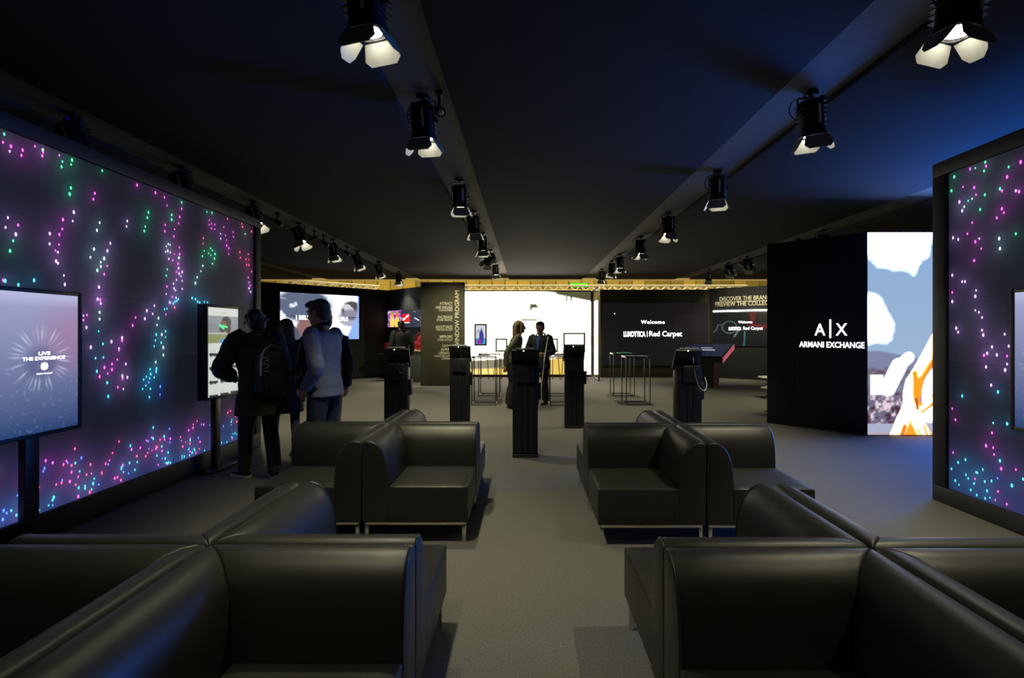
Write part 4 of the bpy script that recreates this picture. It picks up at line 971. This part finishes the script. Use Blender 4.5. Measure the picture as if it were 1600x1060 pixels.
        if P.get('collar'):
            MB().tube([hp((-.07, .04, -.15)), hp((-.085, -.02, -.125)), hp((0, -.085, -.11)), hp((.085, -.02, -.125)), hp((.07, .04, -.15))], .018*s, 10, 4).build('collar', P['collar'], root, smooth=True)
    for a, foot in ((aL, P.get('toeL', (0, 1))), (aR, P.get('toeR', (0, 1)))):
        d = Vector((foot[0], foot[1], 0)).normalized(); sm = P.get('shoe', (mat('black_shoe', (.012, .012, .013), .4, noise=.1, nscale=40), mat('black_sole', (.02, .02, .02), .6)))
        g = Vector((a.x, a.y, a.z-.085*s)); b = MB(); q = Vector((-d.y, d.x, 0))
        def fr(l, wd3, z, h_): c = g+d*l*s; return [c+q*math.cos(t)*wd3*s+Vector((0, 0, z*s+max(0, math.sin(t))*h_*s+min(0, math.sin(t))*.012)) for t in [2*PI*k/14 for k in range(14)]]
        b.rings([fr(-.075, .022, .03, .04), fr(-.06, .036, .028, .075), fr(0, .040, .028, .075), fr(.06, .043, .028, .052), fr(.13, .047, .028, .032), fr(.175, .038, .028, .022), fr(.195, .015, .026, .012)])
        so = b.build('shoe', sm[0], root, smooth=True)
        b = MB(); pl = [(g+d*l*s+q*w3*s) for l, w3 in ((-.08, -.02), (-.06, -.04), (.05, -.043), (.13, -.052), (.18, -.036), (.20, 0), (.18, .036), (.13, .052), (.05, .043), (-.06, .04), (-.08, .02))]
        b.rings([[Vector((p.x, p.y, .001)) for p in pl], [Vector((p.x, p.y, .024)) for p in pl]]); b.build('sole', sm[1], so)
    return root, s, hp, lw
OLIVE = mat('dark_olive_parka', (.028, .030, .020), .8, noise=.2, nscale=30, bump=.3, bscale=120)
BLACKC = mat('black_cloth', (.009, .009, .010), .85, noise=.2, nscale=40, bump=.2, bscale=200)
GREYT = mat('dark_grey_trousers', (.030, .030, .031), .85, noise=.2, nscale=40, bump=.3, bscale=90)
JACK = mat('blue_grey_jacket', (.16, .19, .28), .8, noise=.18, nscale=60, bump=.3, bscale=150)
JEAN = mat('dark_blue_jeans', (.022, .030, .060), .85, noise=.25, nscale=60, bump=.3, bscale=120)
WSOLE = mat('white_sole', (.6, .58, .48), .6, noise=.1, nscale=30)
# 1. person with backpack at the sunglasses display
p1, s, hp, lw = person('person', 'person in dark olive parka with a backpack touching the sunglasses display', -2.70, 5.22, (-.75, .66), 1.75, dict(
    lean=(0, .12), head=(0, .03, 1.57), nod=.35, hair='curly', elbL=(-.33, .14, 1.12), wriL=(-.17, .34, 1.03), elbR=(.28, .12, 1.12), wriR=(.16, .36, 1.05), curlL=.7,
    top=(OLIVE, .66, .235, .030, .02), trousers=(GREYT, .006, .004), ankL=(-.10, .16, .085), kneeL=(-.10, .13, .49), ankR=(.09, -.10, .085), kneeR=(.10, .02, .49), toeL=(-.25, 1), toeR=(.15, 1),
    collar=mat('fur_collar', (.05, .035, .02), .95, noise=.4, nscale=60), shoe=(mat('black_shoe', (.012, .012, .013), .4, noise=.1, nscale=40), WSOLE)))
bp = empty('backpack', p1.location, p1.rotation_euler.z, 'black and navy backpack with white edge worn by person in parka', 'backpack')
b = MB(); b.loft([(.03, -.20, .86, .12, .07), (.03, -.215, .90, .155, .095), (.03, -.205, 1.02, .165, .105), (.03, -.175, 1.18, .155, .095), (.03, -.145, 1.30, .125, .075), (.03, -.12, 1.36, .07, .05)], 20, 2.6)
fuse(b, 'pack_body', mat('navy_pack', (.008, .010, .020), .45, noise=.3, nscale=12, bump=.2, bscale=90), bp, .009, 3)
b = MB(); b.loft([(.04, -.285, .89, .105, .035), (.04, -.30, .93, .12, .04), (.04, -.30, 1.05, .12, .035), (.04, -.285, 1.09, .11, .025)], 16, 2.8); fuse(b, 'pocket', mat('brown_black_pocket', (.018, .015, .015), .6, noise=.2, nscale=30), bp, .009, 2)
MB().tube([(-.105, -.265, 1.06), (-.105, -.265, 1.17), (-.085, -.245, 1.27), (-.03, -.22, 1.335), (.05, -.205, 1.352), (.11, -.205, 1.32)], [.012, .014, .013, .008, .005, .003], 8, 5).build('white_trim', WHITE, bp, smooth=True)
for zz in (1.21, 1.145, 1.08):
    MB().tube([(-.086, -.282+(zz-1.08)*.2, zz+.022), (-.05, -.292+(zz-1.08)*.2, zz+.026), (-.042, -.293+(zz-1.08)*.2, zz), (-.075, -.29+(zz-1.08)*.2, zz-.012)], .0055, 6, 4).build('white_mark', WHITE, bp, smooth=True)
for q in (-1, 1): MB().tube([(q*.10, -.06, 1.36), (q*.13, .10, 1.44), (q*.15, .245, 1.33), (q*.15, .19, 1.12), (q*.12, .0, .98), (q*.10, -.12, .93)], .016, 8, 5).build('strap', BLACKC, bp, smooth=True)
MB().box((-.13, -.20, .93), (.02, .03, .06)).build('buckle', mat('blue_buckle', (.03, .2, .35), .4), bp, bevel=.003)
# 2. woman in black with long hair
person('person', 'woman in black coat with long dark hair between the backpack and jacketed man', -2.86, 6.12, (-.55, .84), 1.66, dict(
    lean=(0, .04), hair='long', hairlen=.34, elbL=(-.26, .02, 1.12), wriL=(-.14, .24, 1.08), elbR=(.26, .02, 1.12), wriR=(.14, .24, 1.08), top=(BLACKC, .70, .20, .010, .02), skirt=(BLACKC, .56, .20), trousers=(BLACKC, -.010, -.006),
    ankL=(-.16, .05, .085), kneeL=(-.13, .06, .49), ankR=(.08, -.12, .085), hairmat='dark_brown_hair', haircol=(.014, .010, .008)))
# 3. man in the grey jacket
p3, s, hp, lw = person('person', 'grey-haired man in blue grey jacket and dark jeans reaching out beside sofa', -2.05, 5.22, (-.96, .28), 1.80, dict(
    lean=(0, .02), head=(0, .05, 1.632), hscale=1.10, nod=.18, hair='short', hairmat='grey_hair', haircol=(.05, .048, .048), elbL=(-.29, -.13, 1.12), wriL=(-.235, .04, .90), elbR=(.23, .12, 1.08), wriR=(.10, .36, 1.03), curlR=.5, palmR=(-1, 0, .2), palmL=(1, 0, -.1),
    top=(JACK, .82, .185, .012, .04), trousers=(JEAN, .012, .004), collar=mat('dark_collar', (.008, .010, .016), .8, noise=.1, nscale=40)))
MB().tube([hp((-.02, -.05, -.13)), hp((0, .06, -.16)), hp((0, .07, -.22))], [.03, .035, .02], 8).build('shirt', BLACKC, p3, smooth=True)
c0 = Vector((.10, .36, 1.03))*s; c1 = Vector((.23, .12, 1.08))*s; dd = (c1-c0)
MB().tube([c0+dd*.02, c0+dd*.12, c0+dd*.34], [.036, .044, .056], 14).build('shirt_cuff', mat('light_blue_cuff', (.14, .26, .48), .8, noise=.1, nscale=40), p3, smooth=True)
MB().tube([c0-dd*.005, c0+dd*.018], .034, 12).build('wristwatch', mat('watch_metal', (.5, .5, .48), .3, .8), p3, smooth=True)
# 4. person mostly hidden behind the man
person('person', 'person in black coat and khaki trousers standing hidden behind the jacketed man', -2.27, 5.78, (-.5, .86), 1.74, dict(
    hair='short', top=(BLACKC, .80, .20, .01, .02), trousers=(mat('khaki_trousers', (.16, .14, .09), .9, noise=.3, nscale=40, bump=.3, bscale=90), .012, .01)))
# 5. person in black at the counter
person('person', 'dark-haired person in black jacket facing the red logo counter', gx(627, 13.2), 13.2, (-.45, .89), 1.80, dict(hair='short', hairmat='black_hair', elbR=(.27, -.02, 1.12), wriR=(.27, .06, .88), collar=BLACKC, top=(mat('charcoal_jacket', (.014, .016, .020), .8, noise=.2, nscale=30), .84, .19, .012, .03), trousers=(BLACKC, .008, .004)))
# 6. woman talking
p6, s6, _, _ = person('person', 'long-haired woman in olive blazer leaning towards the man with the pole', -.27, 10.12, (.93, .12), 1.72, dict(
    lean=(0, .10), head=(0, .03, 1.615), hscale=1.08, hair='long', hairlen=.20, hairmat='blond_brown_hair', haircol=(.16, .10, .03), elbL=(-.24, -.07, 1.10), wriL=(-.16, .12, .96), elbR=(.25, -.14, 1.12), wriR=(.23, -.16, .86),
    top=(mat('olive_blazer', (.075, .080, .052), .8, noise=.15, nscale=40), .88, .178, .004, .04), trousers=(BLACKC, .030, .035)))
# 7. man with the pole
p7, s7, hp7, _ = person('person', 'dark-haired man in dark jacket and blue shirt holding a white pole', .30, 10.62, (-.35, -.92), 1.71, dict(
    hair='short', hairmat='dark_brown_hair2', haircol=(.02, .014, .010), nod=.2, hscale=1.12,  elbL=(-.27, -.02, 1.12), wriL=(-.16, .22, 1.06), elbR=(.30, .0, 1.13), wriR=(.13, .26, 1.16), curlL=1.3, hdirL=(.5, .6, .1),
    top=(mat('navy_black_jacket', (.016, .019, .032), .7, noise=.2, nscale=30), .76, .20, .016, .04), trousers=(BLACKC, .008, .004), collar=mat('blue_shirt', (.03, .09, .30), .8, noise=.15, nscale=40)))
MB().loft([(0, .085*s7, 1.08*s7, .030, .075), (0, .085*s7, 1.22*s7, .050, .078), (0, .080*s7, 1.36*s7, .070, .078), (0, .05*s7, 1.44*s7, .060, .060)], 16).build('shirt', MATS['blue_shirt'], p7, smooth=True)
pl = empty('white_pole', (0, 0, 0), 0, 'thin white pole held by the man in dark jacket', 'pole')
MB().tube([(gx(856.5, 10.33), 10.36, gz(526, 10.36)), (gx(850, 10.33), 10.30, gz(566, 10.3))], .016, 10).build('shaft', WHITE, pl, smooth=True)
MB().tube([(gx(850, 10.33), 10.30, gz(566, 10.3)), (gx(842.5, 10.25), 10.22, .004)], [.013, .007], 10).build('lower_shaft', WHITE, pl, smooth=True)
